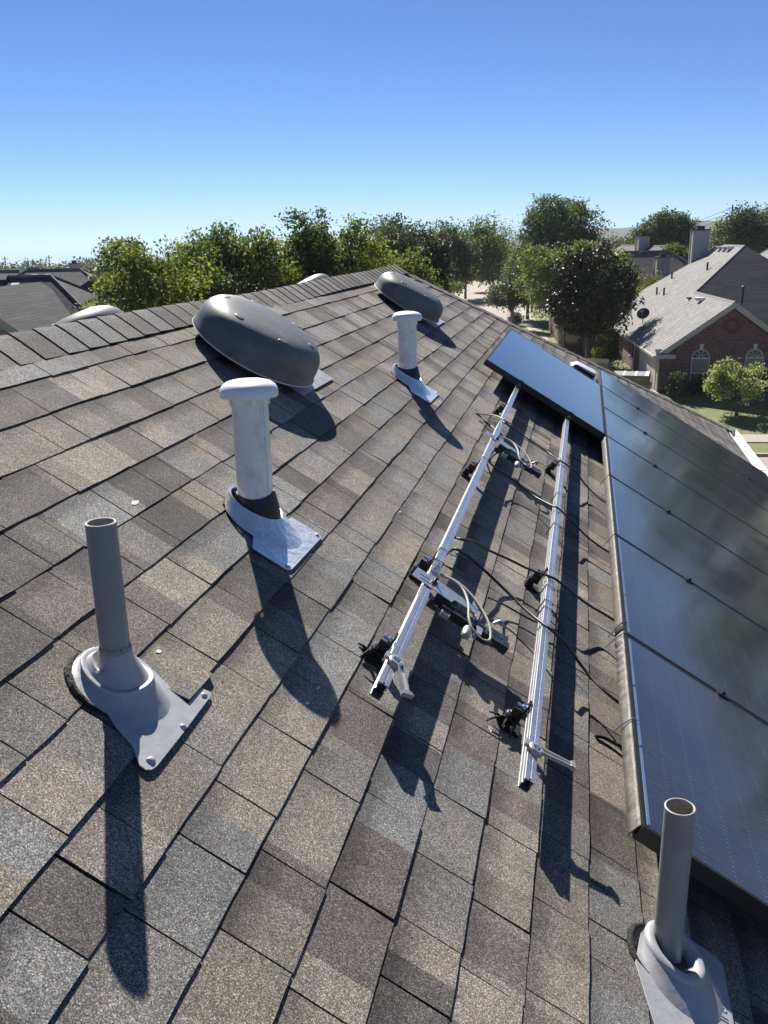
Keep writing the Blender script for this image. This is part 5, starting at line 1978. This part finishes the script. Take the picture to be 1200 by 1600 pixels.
# roof fittings
fx, up = f.y, Vector((-SL * f.x.x, -SL * f.x.y, 1)).normalized()
dn_ = (-f.x - ZU * SL).normalized()
for s, tt in ((6.95, 16.9), (6.95, 15.7), (6.95, 14.5)):
    box_vent(t, f(s, tt, hz(s)), f.y, f.x, up, 0.55)
box_vent(t, f(3.17, 5.3, hz(3.17)), f.y, f.x, up, 0.5)
box_vent(t, f(3.08, 7.8, hz(3.08)), f.y, f.x, up, 0.28, m='vent_black')
for s, tt in ((2.73, 16.6), (2.83, 14.6), (4.1, 18.6), (5.19, 12.96)):
    stack_pipe(t, f(s, tt, hz(s)), 0.5, 0.06)
mb = MB()
mb.tube([f(8.6, 8.9, 4.0), f(8.6, 8.9, 5.25)], 0.06, 8)
mb.lathe(f(8.6, 8.9, 5.25), XU, YU, ZU, [(0.12, -0.04), (0.13, 0.04), (0.06, 0.1)], 10, 0, True, True)
stack_pipe(t, f(6.1, 7.5, hz(3.6) - 0.6), 0.9, 0.06, True)
# satellite dish (a separate thing bolted on the roof)
dp = f(0.75, 10.2, hz(0.75))
d_t = thing('satellite_dish', 'dark oval satellite dish on the lit roof slope above the gutter', 'satellite dish', dp)
dn2 = (f.x * -0.35 - f.y * 0.75 + ZU * 0.62).normalized()
da = dn2.cross(ZU).normalized()
db = dn2.cross(da)
cc = dp + ZU * 0.62
mb = MB()
mb.lathe(cc, da, db, dn2, [(0.001, -0.09), (0.18, -0.07), (0.33, -0.02), (0.40, 0.03), (0.405, 0.02), (0.33, -0.035), (0.18, -0.085), (0.001, -0.105)], 28)
mb.build('reflector', M['dish'], d_t, smooth=50)
mb = MB()
mb.tube([dp - ZU * 0.1, dp + ZU * 0.35, cc - dn2 * 0.12], 0.035, 8)
mb.build('mast', M['lamp'], d_t)
mb = MB()
mb.tube([cc - ZU * 0.36 + dn2 * 0.02, cc + dn2 * 0.5 - ZU * 0.12], 0.018, 6)
mb.box(cc + dn2 * 0.52 - ZU * 0.10, da * 0.09, db * 0.05, dn2 * 0.05)
mb.build('feed_arm', M['lamp'], d_t)


def chimney(parent, c, w, d, z0, z1, fr, m='siding'):
    mb = MB()
    mb.box(fr.o * 0 + Vector((c.x, c.y, (z0 + z1) / 2)), fr.x * w / 2, fr.y * d / 2, ZU * ((z1 - z0) / 2))
    ch = mb.build('chimney', M[m], parent)
    # lap boards
    mb = MB()
    zz = z0 + 0.2
    while zz < z1 - 0.2:
        mb.box(Vector((c.x, c.y, zz)), fr.x * (w / 2 + 0.012), fr.y * (d / 2 + 0.012), ZU * 0.012)
        zz += 0.2
    sx_ = mb.build('lap_board', M[m], ch)
    sx_['kind'] = 'stuff'
    mb = MB()
    for a, b in ((-1, -1), (1, -1), (1, 1), (-1, 1)):
        mb.box(Vector((c.x, c.y, (z0 + z1) / 2)) + fr.x * (a * w / 2) + fr.y * (b * d / 2), fr.x * 0.06, fr.y * 0.06, ZU * ((z1 - z0) / 2))
    mb.build('corner_board', M['trim'], ch)
    mb = MB()
    mb.box(Vector((c.x, c.y, z1 + 0.04)), fr.x * (w / 2 + 0.1), fr.y * (d / 2 + 0.1), ZU * 0.05)
    mb.box(Vector((c.x, c.y, z1 + 0.2)), fr.x * (w / 4), fr.y * (d / 4), ZU * 0.12)
    mb.build('chimney_cap', M['vent_black'], ch)
    return ch


cp = at(1091, 400, 71)
chimney(t, Vector((cp.x, 71, 0)), 1.05, 0.8, 3.0, 8.45, f)


# ---- generic hipped house
def hip_house(name, label, o, az, L, Wd, eave, rise, roof_m, wall_m, zb=0.0, gable=False, group='houses in the neighbourhood', wins=True):
    f = Fr(o, az)
    t = thing(name, label, 'house', Vector(o), group)
    ov = 0.4
    k = Wd / 2
    sl = rise / k
    e = eave - sl * ov
    mb = MB()
    hx = 0 if gable else k
    a, b, c, d = f(-L / 2 - ov, -k - ov, e), f(L / 2 + ov, -k - ov, e), f(L / 2 + ov, k + ov, e), f(-L / 2 - ov, k + ov, e)
    r0, r1 = f(-L / 2 + hx - (ov if gable else 0), 0, eave + rise), f(L / 2 - hx + (ov if gable else 0), 0, eave + rise)
    polys = [[a, b, r1, r0], [c, d, r0, r1]]
    if not gable:
        polys += [[b, c, r1], [d, a, r0]]
    slab_roof(mb, polys, 0.12)
    rf = mb.build('roof', [M[roof_m], M['trim']], t)
    mb = MB()
    mb.tube([r0, r1], 0.09, 6)
    if not gable:
        for p, q in ((a, r0), (d, r0), (b, r1), (c, r1)):
            mb.tube([p + ZU * 0.01, q], 0.08, 6)
    mb.build('ridge_cap', M[roof_m.replace('roof', 'cap')], rf)
    mb = MB()
    cs = [f(-L / 2, -k), f(L / 2, -k), f(L / 2, k), f(-L / 2, k)]
    for i in range(4):
        wall_quad(mb, cs[i], cs[(i + 1) % 4], eave - o[2] - 0.0 if False else eave - cs[0].z)
    if gable:
        for sx in (-1, 1):
            p = [f(sx * L / 2, -k * sx, eave), f(sx * L / 2, k * sx, eave), f(sx * L / 2, 0, eave + rise - 0.02)]
            poly_uv(mb, p, f.y * sx, ZU)
    mb.build('wall', M[wall_m], t)
    if wins:
        for i in range(int(L // 4)):
            window(t, f, -L / 2 + 2 + i * 4, -k, o[2] + 0.9, 1.1, 1.3, frame='trim')
    return t, f, rf, sl


# left neighbour: ridge end at picture (80, 432), 38 m away
re = at(80, 432, 38)
az = math.radians(-10)
Ll, Wl, ev_, ri_ = 22.0, 13.0, 2.9, 4.05
ff = Fr((0, 0, 0), az)
oc = Vector((re.x, re.y, 0)) - ff.x * (Ll / 2 - Wl / 2)
t, f, rf, sl = hip_house('dark_roof_house', 'house with large charcoal hipped shingle roof at the left picture edge', (oc.x, oc.y, 0), az, Ll, Wl, ev_, ri_, 'roof_dark', 'brick_tan')
upv = Vector((0, 0, 1))
# ridge vent stopping short of the hip, box vent below it
mb = MB()
a, b = f(-Ll / 2 + 7, 0, ev_ + ri_), f(Ll / 2 - Wl / 2 - 2.0, 0, ev_ + ri_)
s = f.y
mb.prism([a - s * 0.32 - ZU * 0.10, a + ZU * 0.12, a + s * 0.32 - ZU * 0.10], b - a)
mb.build('ridge_vent', M['vent_black'], rf)
p = at(26, 441, 37.2)
fs_ = (ff.y * Wl / 2 + ZU * ri_).normalized()
nn_ = fs_.cross(-ff.x).normalized()
if nn_.z < 0:
    nn_ = -nn_
yl = (p - f.o).dot(ff.y)
xl = (p - f.o).dot(ff.x)
p = f(xl, -0.75, ev_ + ri_ - 0.75 * sl)
box_vent(rf, p, ff.x, fs_, nn_, 0.36, m='vent_white')
# front gable wing in tan brick
g = Fr((-22.7, 30.2, 0), az)
mb = MB()
k = 5.4
ezl, rzl = 2.7, 6.75
slab_roof(mb, [[g(k + .35, -.35, ezl - .25), g(k + .35, 7, ezl - .25), g(0, 7, rzl), g(0, -.35, rzl)], [g(-k - .35, 7, ezl - .25), g(-k - .35, -.35, ezl - .25), g(0, -.35, rzl), g(0, 7, rzl)]], 0.1)
mb.build('roof', [M['roof_dark'], M['trim']], t)
mb = MB()
wall_quad(mb, g(-k, 0), g(k, 0), ezl)
poly_uv(mb, [g(-k, 0, ezl), g(k, 0, ezl), g(0, 0, rzl - .05)], g.x, ZU)
wall_quad(mb, g(k, 0), g(k, 3), ezl)
wall_quad(mb, g(-k, 3), g(-k, 0), ezl)
mb.build('wall', M['brick_tan'], t)
mb = MB()
for sgn in (1, -1):
    mb.prism([g(sgn * (k + .35), -.34, ezl - .6), g(0, -.34, rzl - .38), g(0, -.34, rzl - .1), g(sgn * (k + .35), -.34, ezl - .35)], g.y * .06)
mb.build('rake_board', M['trim'], t)

# far roofs behind the left neighbour
for i, (x, y, Yd, L, Wd, azd, rm, lab) in enumerate((
        (8, 423, 70, 11, 8, 5, 'roof_brown', 'far brown grey roof at the left picture edge with small vents'),
        (52, 419, 76, 10, 9, -20, 'roof_brown', 'far grey roof second from the left edge'),
        (84, 421, 64, 13, 9, -15, 'roof_brown', 'far grey hipped roof just above the charcoal ridge end'),
        (150, 440, 52, 8, 7, -15, 'roof_dark', 'dark roof corner half hidden by the yellow green tree'))):
    p = at(x, y, Yd)
    t, f, rf, sl = hip_house('far_house', lab, (p.x, p.y, terrain_h(p.x, p.y)), math.radians(azd), L, Wd, p.z - 2.6 - terrain_h(p.x, p.y), 2.6, rm, 'brick_tan')
    for j in range(2):
        q = f(-1.2 + j * 1.0, -0.9, p.z - 0.9 * sl - f.o.z)
        box_vent(rf, q, f.x, f.y, ZU, 0.45, m='vent_black')
    if i in (1, 2):
        chimney(t, f(L * 0.36, 0.5), 0.8, 0.7, p.z - 2.6, p.z + (0.3 if i == 1 else 0.2), f)
    if i == 3:
        chimney(t, f(0.2, 0.5), 0.7, 0.7, p.z - 2.6, p.z + 0.6, f, 'siding')

# houses behind the brick house
p = at(1009, 384, 100)
t, f, rf, sl = hip_house('grey_roof_house', 'house with grey gabled roof and chimney behind the magnolia', (p.x, p.y + 0, 0), math.radians(75), 16, 10.5, 4.0, p.z - 4.0, 'roof_brown', 'brick_brown', gable=True, wins=False)
p2 = at(1009, 398, 92)
chimney(t, Vector((p2.x, 99, 0)), 1.1, 1.0, 4.5, at(1009, 369, 99).z, f)
p = at(1000, 393, 86)
t, f, rf, sl = hip_house('grey_roof_house', 'nearer grey roof slope with a square chimney behind the lit brick house roof', (p.x + 0.6, p.y, 0), math.radians(-10), 13, 9, 3.4, p.z - 3.4, 'roof_brown', 'brick_brown', wins=False)
p2 = at(1037, 420, 80)
chimney(t, Vector((p2.x, 82, 0)), 1.0, 0.9, 2.0, at(1037, 402, 82).z, f)
p = at(1004, 397, 84)
box_vent(rf, Vector((p.x, p.y, p.z)), f.x, f.y, ZU, 0.5, m='vent_black')
p = at(963, 380, 120)
hip_house('grey_roof_house', 'small far gabled roof left of the grey chimney house', (p.x, p.y, 0), math.radians(60), 8, 7, 4.2, p.z - 4.2, 'roof_grey', 'brick_brown', gable=True, wins=False)
p = at(1215, 385, 85)
hip_house('grey_roof_house', 'grey roof cut by the right picture edge behind the slope painted in shade', (p.x + 3, p.y, 0), math.radians(-8), 15, 10, 3.6, p.z - 3.6 + 0.6, 'roof_grey', 'brick_brown', wins=False)
for x, y, Yd, lab in ((1150, 359, 230, 'far pale house on the slope below the hill, right of the tall chimney'), (1112, 366, 190, 'far low grey house right behind the tall chimney')):
    p = at(x, y, Yd)
    zb = terrain_h(p.x, p.y)
    hip_house('far_house', lab, (p.x, p.y, zb), math.radians(-20), 15, 10, p.z - 3.0 - zb, 3.0, 'roof_grey', 'brick_brown', wins=True)
# houses across the street, out of the frame to the right (mirrored in the solar glass)
for x, y, azd in ((40, 58, -8), (26, 20, -100)):
    hip_house('far_house', 'brick house with grey hipped roof farther right along the street, x %d metres' % 0 if False else ('brick house with grey hipped roof, next along the street' if x == 40 else 'brick house with grey hipped roof, across the side yard'), (x, y, 0), math.radians(azd), 16, 12, 2.8, 4.4, 'roof_grey', 'brick_red')

# far brick house at the end of the road
fb = at(715, 435, 192)
f = Fr((fb.x + 3.6, 190, 0), math.radians(-9))
t = thing('far_brick_house', 'shaded two storey brick house with white garage door at the end of the road', 'house', f.o)
zt = at(793, 384, 192).z
mb = MB()
slab_roof(mb, [[f(-2, -0.4, 5.4), f(16, -0.4, 5.4), f(12, 5, zt + 1.2), f(4, 5, zt + 1.2)], [f(16, 10.4, 5.4), f(-2, 10.4, 5.4), f(4, 5, zt + 1.2), f(12, 5, zt + 1.2)], [f(16, -0.4, 5.4), f(16, 10.4, 5.4), f(12, 5, zt + 1.2)], [f(-2, 10.4, 5.4), f(-2, -0.4, 5.4), f(4, 5, zt + 1.2)],
                [f(-3.9, -3.4, 2.9), f(-3.9, 2, 2.9), f(-1.2, 2, 5.3), f(-1.2, -3.4, 5.3)], [f(1.5, 2, 2.9), f(1.5, -3.4, 2.9), f(-1.2, -3.4, 5.3), f(-1.2, 2, 5.3)]])
mb.build('roof', [M['roof_grey'], M['trim']], t)
mb = MB()
for a, b, h in ((f(-1.5, 0), f(15.5, 0), 5.4), (f(15.5, 0), f(15.5, 10), 5.4), (f(15.5, 10), f(-1.5, 10), 5.4), (f(-1.5, 10), f(-1.5, 0), 5.4), (f(-3.6, -3), f(1.2, -3), 3.0), (f(1.2, -3), f(1.2, -0.01), 3.0), (f(-3.6, 0.0), f(-3.6, -3), 3.0)):
    wall_quad(mb, a, b, h)
poly_uv(mb, [f(-3.6, -3, 3.0), f(1.2, -3, 3.0), f(-1.2, -3, 5.1)], f.x, ZU)
mb.build('wall', M['brick_brown'], t)
for xc in (-2.05, -1.2, -0.35):
    window(t, f, xc, -3.0, 0.9, 0.72, 1.7 if xc != -1.2 else 2.5, sheen_or_blind=(0.02, 0.98))
window(t, f, 8.3, 0, 3.5, 1.3, 1.2)
mb = MB()
mb.box(f(7.6, -0.06, 1.1), f.x * 2.3, f.y * 0.05, ZU * 1.1)
mb.build('garage_door', M['garage_w'], t)

# ================================================================== STREET THINGS
# wood fence: boards joined, posts and rails
t = thing('wood_fence', 'brown weathered board fence between sidewalk and magnolia', 'fence', H(-3.4, 18.7))
mb = MB()


def fence_run(a, b, h=1.85):
    L = (b - a).length
    d = (b - a).normalized()
    nn = d.cross(ZU)
    n = int(L / 0.145)
    for i in range(n):
        p = a + d * (i + 0.5) * (L / n)
        hh = h + random.uniform(-0.03, 0.03)
        mb.box(p + ZU * hh / 2 + nn * random.uniform(-0.004, 0.004), d * (L / n / 2 - 0.006), nn * 0.010, ZU * hh / 2)


fence_run(H(-3.4, 34), H(-3.4, 18.7))
fence_run(H(-3.4, 18.7), H(-0.1, 18.2))
pn = mb.build('board_panel', M['fence'], t)
pn['kind'] = 'stuff'
mb = MB()
for a, b in ((H(-3.34, 34), H(-3.34, 18.75)), (H(-3.36, 18.78), H(-0.1, 18.28))):
    for z in (0.35, 1.5):
        mb.tube([a + ZU * z, b + ZU * z], 0.035, 4)
mb.build('fence_rail', M['fence'], t)
for s, tt in ((-3.33, 34), (-3.33, 31), (-3.33, 28), (-3.33, 25), (-3.33, 22), (-3.3, 18.85), (-1.7, 18.6)):
    mb = MB()
    mb.abox(H(s, tt, 0.95), 0.09, 0.09, 1.9)
    mb.build('post', M['fence'], t)

# pickup truck with a folding bed cover, tail towards the garage
tf_ = Fr(gz(1015, 588, 1.15) + Vector((0, 0, -1.15)), math.radians(-6.5 + 12))
o = tf_(0, 0.95)
t = thing('pickup_truck', 'dark tan pickup truck with grey folding bed cover, tail end beside the garage', 'truck', o)


def tb_(x0, x1, y0, y1, z0, z1):
    return tf_((x0 + x1) / 2, (y0 + y1) / 2, (z0 + z1) / 2), tf_.x * (abs(x1 - x0) / 2), tf_.y * ((y1 - y0) / 2), ZU * ((z1 - z0) / 2)


mb = MB()
side = [(-0.02, 0.45), (0.0, 0.60), (0.0, 1.05), (-0.05, 1.10), (-1.95, 1.10), (-1.98, 1.12), (-2.2, 1.72), (-2.35, 1.78), (-3.4, 1.78), (-3.55, 1.72), (-4.15, 1.16), (-5.2, 1.05), (-5.45, 0.95), (-5.5, 0.5), (-5.35, 0.40), (-4.95, 0.40)]
for cx_ in (-4.55, -1.05):
    pass
arc = lambda c, r, a0, a1: [(c + r * math.cos(a), 0.38 + r * math.sin(a)) for a in np.linspace(a0, a1, 9)]
prof = side + arc(-4.5, 0.46, math.pi, 0)[0:] + [(-3.9, 0.35), (-1.7, 0.35)] + arc(-1.1, 0.46, math.pi, 0) + [(-0.5, 0.42)]
mb.prism([tf_(x, 0.02, z) for x, z in prof], tf_.y * 1.86)
body = mb.build('body', M['truck_tan'], t, smooth=25)
bv = body.modifiers.new('bevel', 'BEVEL')
bv.width = 0.035
bv.segments = 2
mb = MB()
for y in (0.012, 1.888):
    mb.prism([tf_(-2.25, y, 1.18), tf_(-2.42, y, 1.66), tf_(-3.35, y, 1.66), tf_(-3.95, y, 1.18)], tf_.y * (0.006 if y > 1 else -0.006))
mb.prism([tf_(-3.62, 0.2, 1.68), tf_(-3.62, 1.7, 1.68), tf_(-4.12, 1.75, 1.20), tf_(-4.12, 0.15, 1.20)], Vector((-0.02, 0, 0.02)))
mb.build('cab_glass', M['window'], t)
for i in range(3):
    mb = MB()
    x0 = -0.12 - i * 0.62
    mb.box(*tb_(x0 - 0.60, x0, 0.12, 1.78, 1.104, 1.145))
    mb.build('bed_cover_panel', M['tonneau'], t)
for i in range(3):
    mb = MB()
    x0 = -0.06 - i * 0.62
    mb.box(*tb_(x0 - 0.09 - (0.08 if i == 0 else 0), x0 + 0.01, 0.10, 1.80, 1.146, 1.155))
    mb.build('cover_strip', M['tonneau_strip'], t)
for y0, y1 in ((0.0, 0.14), (1.76, 1.90)):
    mb = MB()
    mb.box(*tb_(-0.10, 0.012, y0, y1, 0.72, 1.06))
    mb.build('tail_light', M['taillight'], t)
mb = MB()
mb.box(*tb_(-0.02, 0.10, 0.05, 1.85, 0.45, 0.60))
mb.build('rear_bumper', M['alu_dull'], t)
mb = MB()
mb.box(*tb_(-0.012, 0.008, 0.78, 1.12, 0.74, 0.90))
mb.build('tailgate_handle_plate', M['blackm'], t)
for cx_ in (-4.5, -1.1):
    for y in (0.12, 1.78):
        mb = MB()
        c = tf_(cx_, y, 0.38)
        mb.lathe(c, tf_.x, ZU, tf_.y, [(0.2, -0.12), (0.36, -0.12), (0.38, -0.08), (0.38, 0.08), (0.36, 0.12), (0.2, 0.12)], 20, 0, True, True)
        w_ = mb.build('wheel', M['tyre'], t, smooth=40)
        mb = MB()
        mb.lathe(c, tf_.x, ZU, tf_.y, [(0.21, -0.125), (0.05, -0.11)] if y < 1 else [(0.05, 0.11), (0.21, 0.125)], 16, 0, True, True)
        mb.build('rim', M['alu_dull'], w_)

# dark car parked under the far trees
pc = gz(712, 443, 0)
cf = Fr(pc, math.radians(-6.5))
t = thing('parked_car', 'dark vehicle parked in the shade at the far left end of the road', 'car', pc)
mb = MB()
prof = [(-2.3, 0.45), (-2.3, 0.95), (-1.9, 1.05), (-1.5, 1.65), (1.2, 1.7), (2.0, 1.1), (2.3, 0.95), (2.35, 0.45)]
mb.prism([cf(x, -0.9, z) for x, z in prof], cf.y * 1.8)
mb.build('body', M['car_navy'], t)
mb = MB()
mb.prism([cf(-1.4, -0.91, 1.1), cf(-1.2, -0.91, 1.58), cf(1.1, -0.91, 1.6), cf(1.6, -0.91, 1.12)], -cf.y * 0.01)
mb.build('side_glass', M['window'], t)
for x in (-1.5, 1.5):
    for y in (-0.82, 0.82):
        mb = MB()
        mb.lathe(cf(x, y, 0.34), cf.x, ZU, cf.y, [(0.34, -0.1), (0.34, 0.1)], 14, 0, True, True)
        mb.build('wheel', M['tyre'], t)


# street lamps
def street_lamp(p, h, arm, label):
    t = thing('street_lamp', label, 'street lamp', p, 'street lamps along the road')
    mb = MB()
    mb.tube([p, p + ZU * h * 0.6, p + ZU * h], [0.11, 0.085, 0.06], 8)
    mb.build('pole', M['lamp'], t, smooth=50)
    q = p + ZU * h
    mb = MB()
    mb.tube(smooth_path([q - ZU * 0.3, q + arm * 0.4 + ZU * 0.35, q + arm + ZU * 0.5]), 0.045, 6)
    mb.build('arm', M['lamp'], t, smooth=50)
    mb = MB()
    d = arm.normalized()
    mb.box(q + arm + d * 0.35 + ZU * 0.48, d * 0.45, d.cross(ZU) * 0.16, ZU * 0.09)
    hd = mb.build('lamp_head', M['vent_white'], t)
    hd.modifiers.new('b', 'BEVEL').width = 0.05
    return t


pl = gz(722, 447, 0)
street_lamp(Vector((pl.x - 2.2, pl.y, 0)), at(715, 395, pl.y).z, Vector((2.4, 0, 0)), 'grey street lamp at the left side of the far road end')
pr = at(833, 395, 105)
street_lamp(Vector((pr.x, 105, 0)), pr.z, Vector((-0.5, -0.3, 0)), 'grey street lamp in front of the largest tree right of the road')

# brick mailboxes by the kerb
for (x, y), lab in (((700, 456), 'small dark brick mailbox at the left road edge under the trees'), ((693, 463), 'brown brick mailbox nearest, at the left road edge'), ((757, 438), 'dark brick mailbox at the far end before the brick house')):
    p = gz(x, y, 0)
    t = thing('mailbox', lab, 'mailbox', p, 'brick mailboxes along the road')
    mb = MB()
    mb.abox(p + ZU * 0.65, 0.55, 0.55, 1.3)
    pi = mb.build('pillar', M['brick_brown'], t)
    mb = MB()
    mb.abox(p + ZU * 1.36, 0.68, 0.68, 0.12)
    mb.build('cap_stone', M['kerb'], t)
    mb = MB()
    mb.abox(p + ZU * 0.98 - YU * 0.282, 0.26, 0.02, 0.26)
    mb.build('mail_door', M['blackm'], pi)


# utility poles and wires
def utility_pole(p, h, label, cross=True):
    t = thing('utility_pole', label, 'utility pole', p, 'utility poles on the skyline')
    mb = MB()
    mb.tube([p - ZU * 2, p + ZU * h], [0.26, 0.18], 8)
    mb.build('pole', M['pole'], t)
    if cross:
        mb = MB()
        mb.abox(p + ZU * (h - 0.8), 2.6, 0.15, 0.18)
        mb.build('crossarm', M['pole'], t)
        for q in (-1.1, 0, 1.1):
            mb = MB()
            mb.tube([p + ZU * (h - 0.7) + XU * q, p + ZU * (h - 0.4) + XU * q], 0.06, 6)
            mb.build('insulator', M['lamp'], t)
    return t


pp = at(1145, 320, 240)
zb = terrain_h(pp.x, pp.y)
utility_pole(Vector((pp.x, pp.y, zb)), pp.z - zb, 'tall dark utility pole on the skyline at upper right', False)
for k_, (dy, ex, ey) in enumerate(((0.6, 1075, 349), (1.8, 1060, 350), (2.6, 1048, 366), (3.6, 1070, 372))):
    a = Vector((pp.x, pp.y, pp.z - dy))
    for j, b in enumerate((at(ex - 60, ey + 8, 330), at(1290 + 12 * k_, 350 + 4 * k_, 300))):
        m_ = a.lerp(b, 0.5) - ZU * 1.6
        mb = MB()
        mb.tube(smooth_path([a, m_, b], 8), 0.055, 5)
        tag(mb.build('power_line', M['pole'], None, base=a), ('thin power line sagging left from the skyline pole, number %s from the top' if j == 0 else 'thin power line sagging right from the skyline pole, number %s from the top') % ['one', 'two', 'three', 'four'][k_], 'wire', 'power lines on the skyline')
for x, y, lab in ((7, 401, 'far utility pole at the left picture edge'), (76, 399, 'far utility pole with crossarm over the left roofs'), (124, 401, 'far utility pole third from the left edge'), (135, 402, 'far utility pole left one of the close pair'), (139, 402, 'far utility pole right one of the close pair')):
    p = at(x, y, 300)
    zb = terrain_h(p.x, p.y)
    utility_pole(Vector((p.x, p.y, zb)), p.z - zb, lab, True)

# ================================================================== AIR
hm = bpy.data.materials.new('thin_haze')
hm.use_nodes = True
hn = hm.node_tree
hn.nodes.remove(hn.nodes['Principled BSDF'])
pv = hn.nodes.new('ShaderNodeVolumePrincipled')
pv.inputs['Color'].default_value = (0.85, 0.92, 1.0, 1)
pv.inputs['Density'].default_value = 0.00021
pv.inputs['Anisotropy'].default_value = 0.0
hn.links.new(pv.outputs[0], [n for n in hn.nodes if n.type == 'OUTPUT_MATERIAL'][0].inputs['Volume'])
mb = MB()
mb.box(Vector((0, 0, 0)), Vector((2500, 0, 0)), Vector((0, 2500, 0)), ZU * 75)
hz_ = mb.build('haze', hm)
hz_['kind'] = 'stuff'
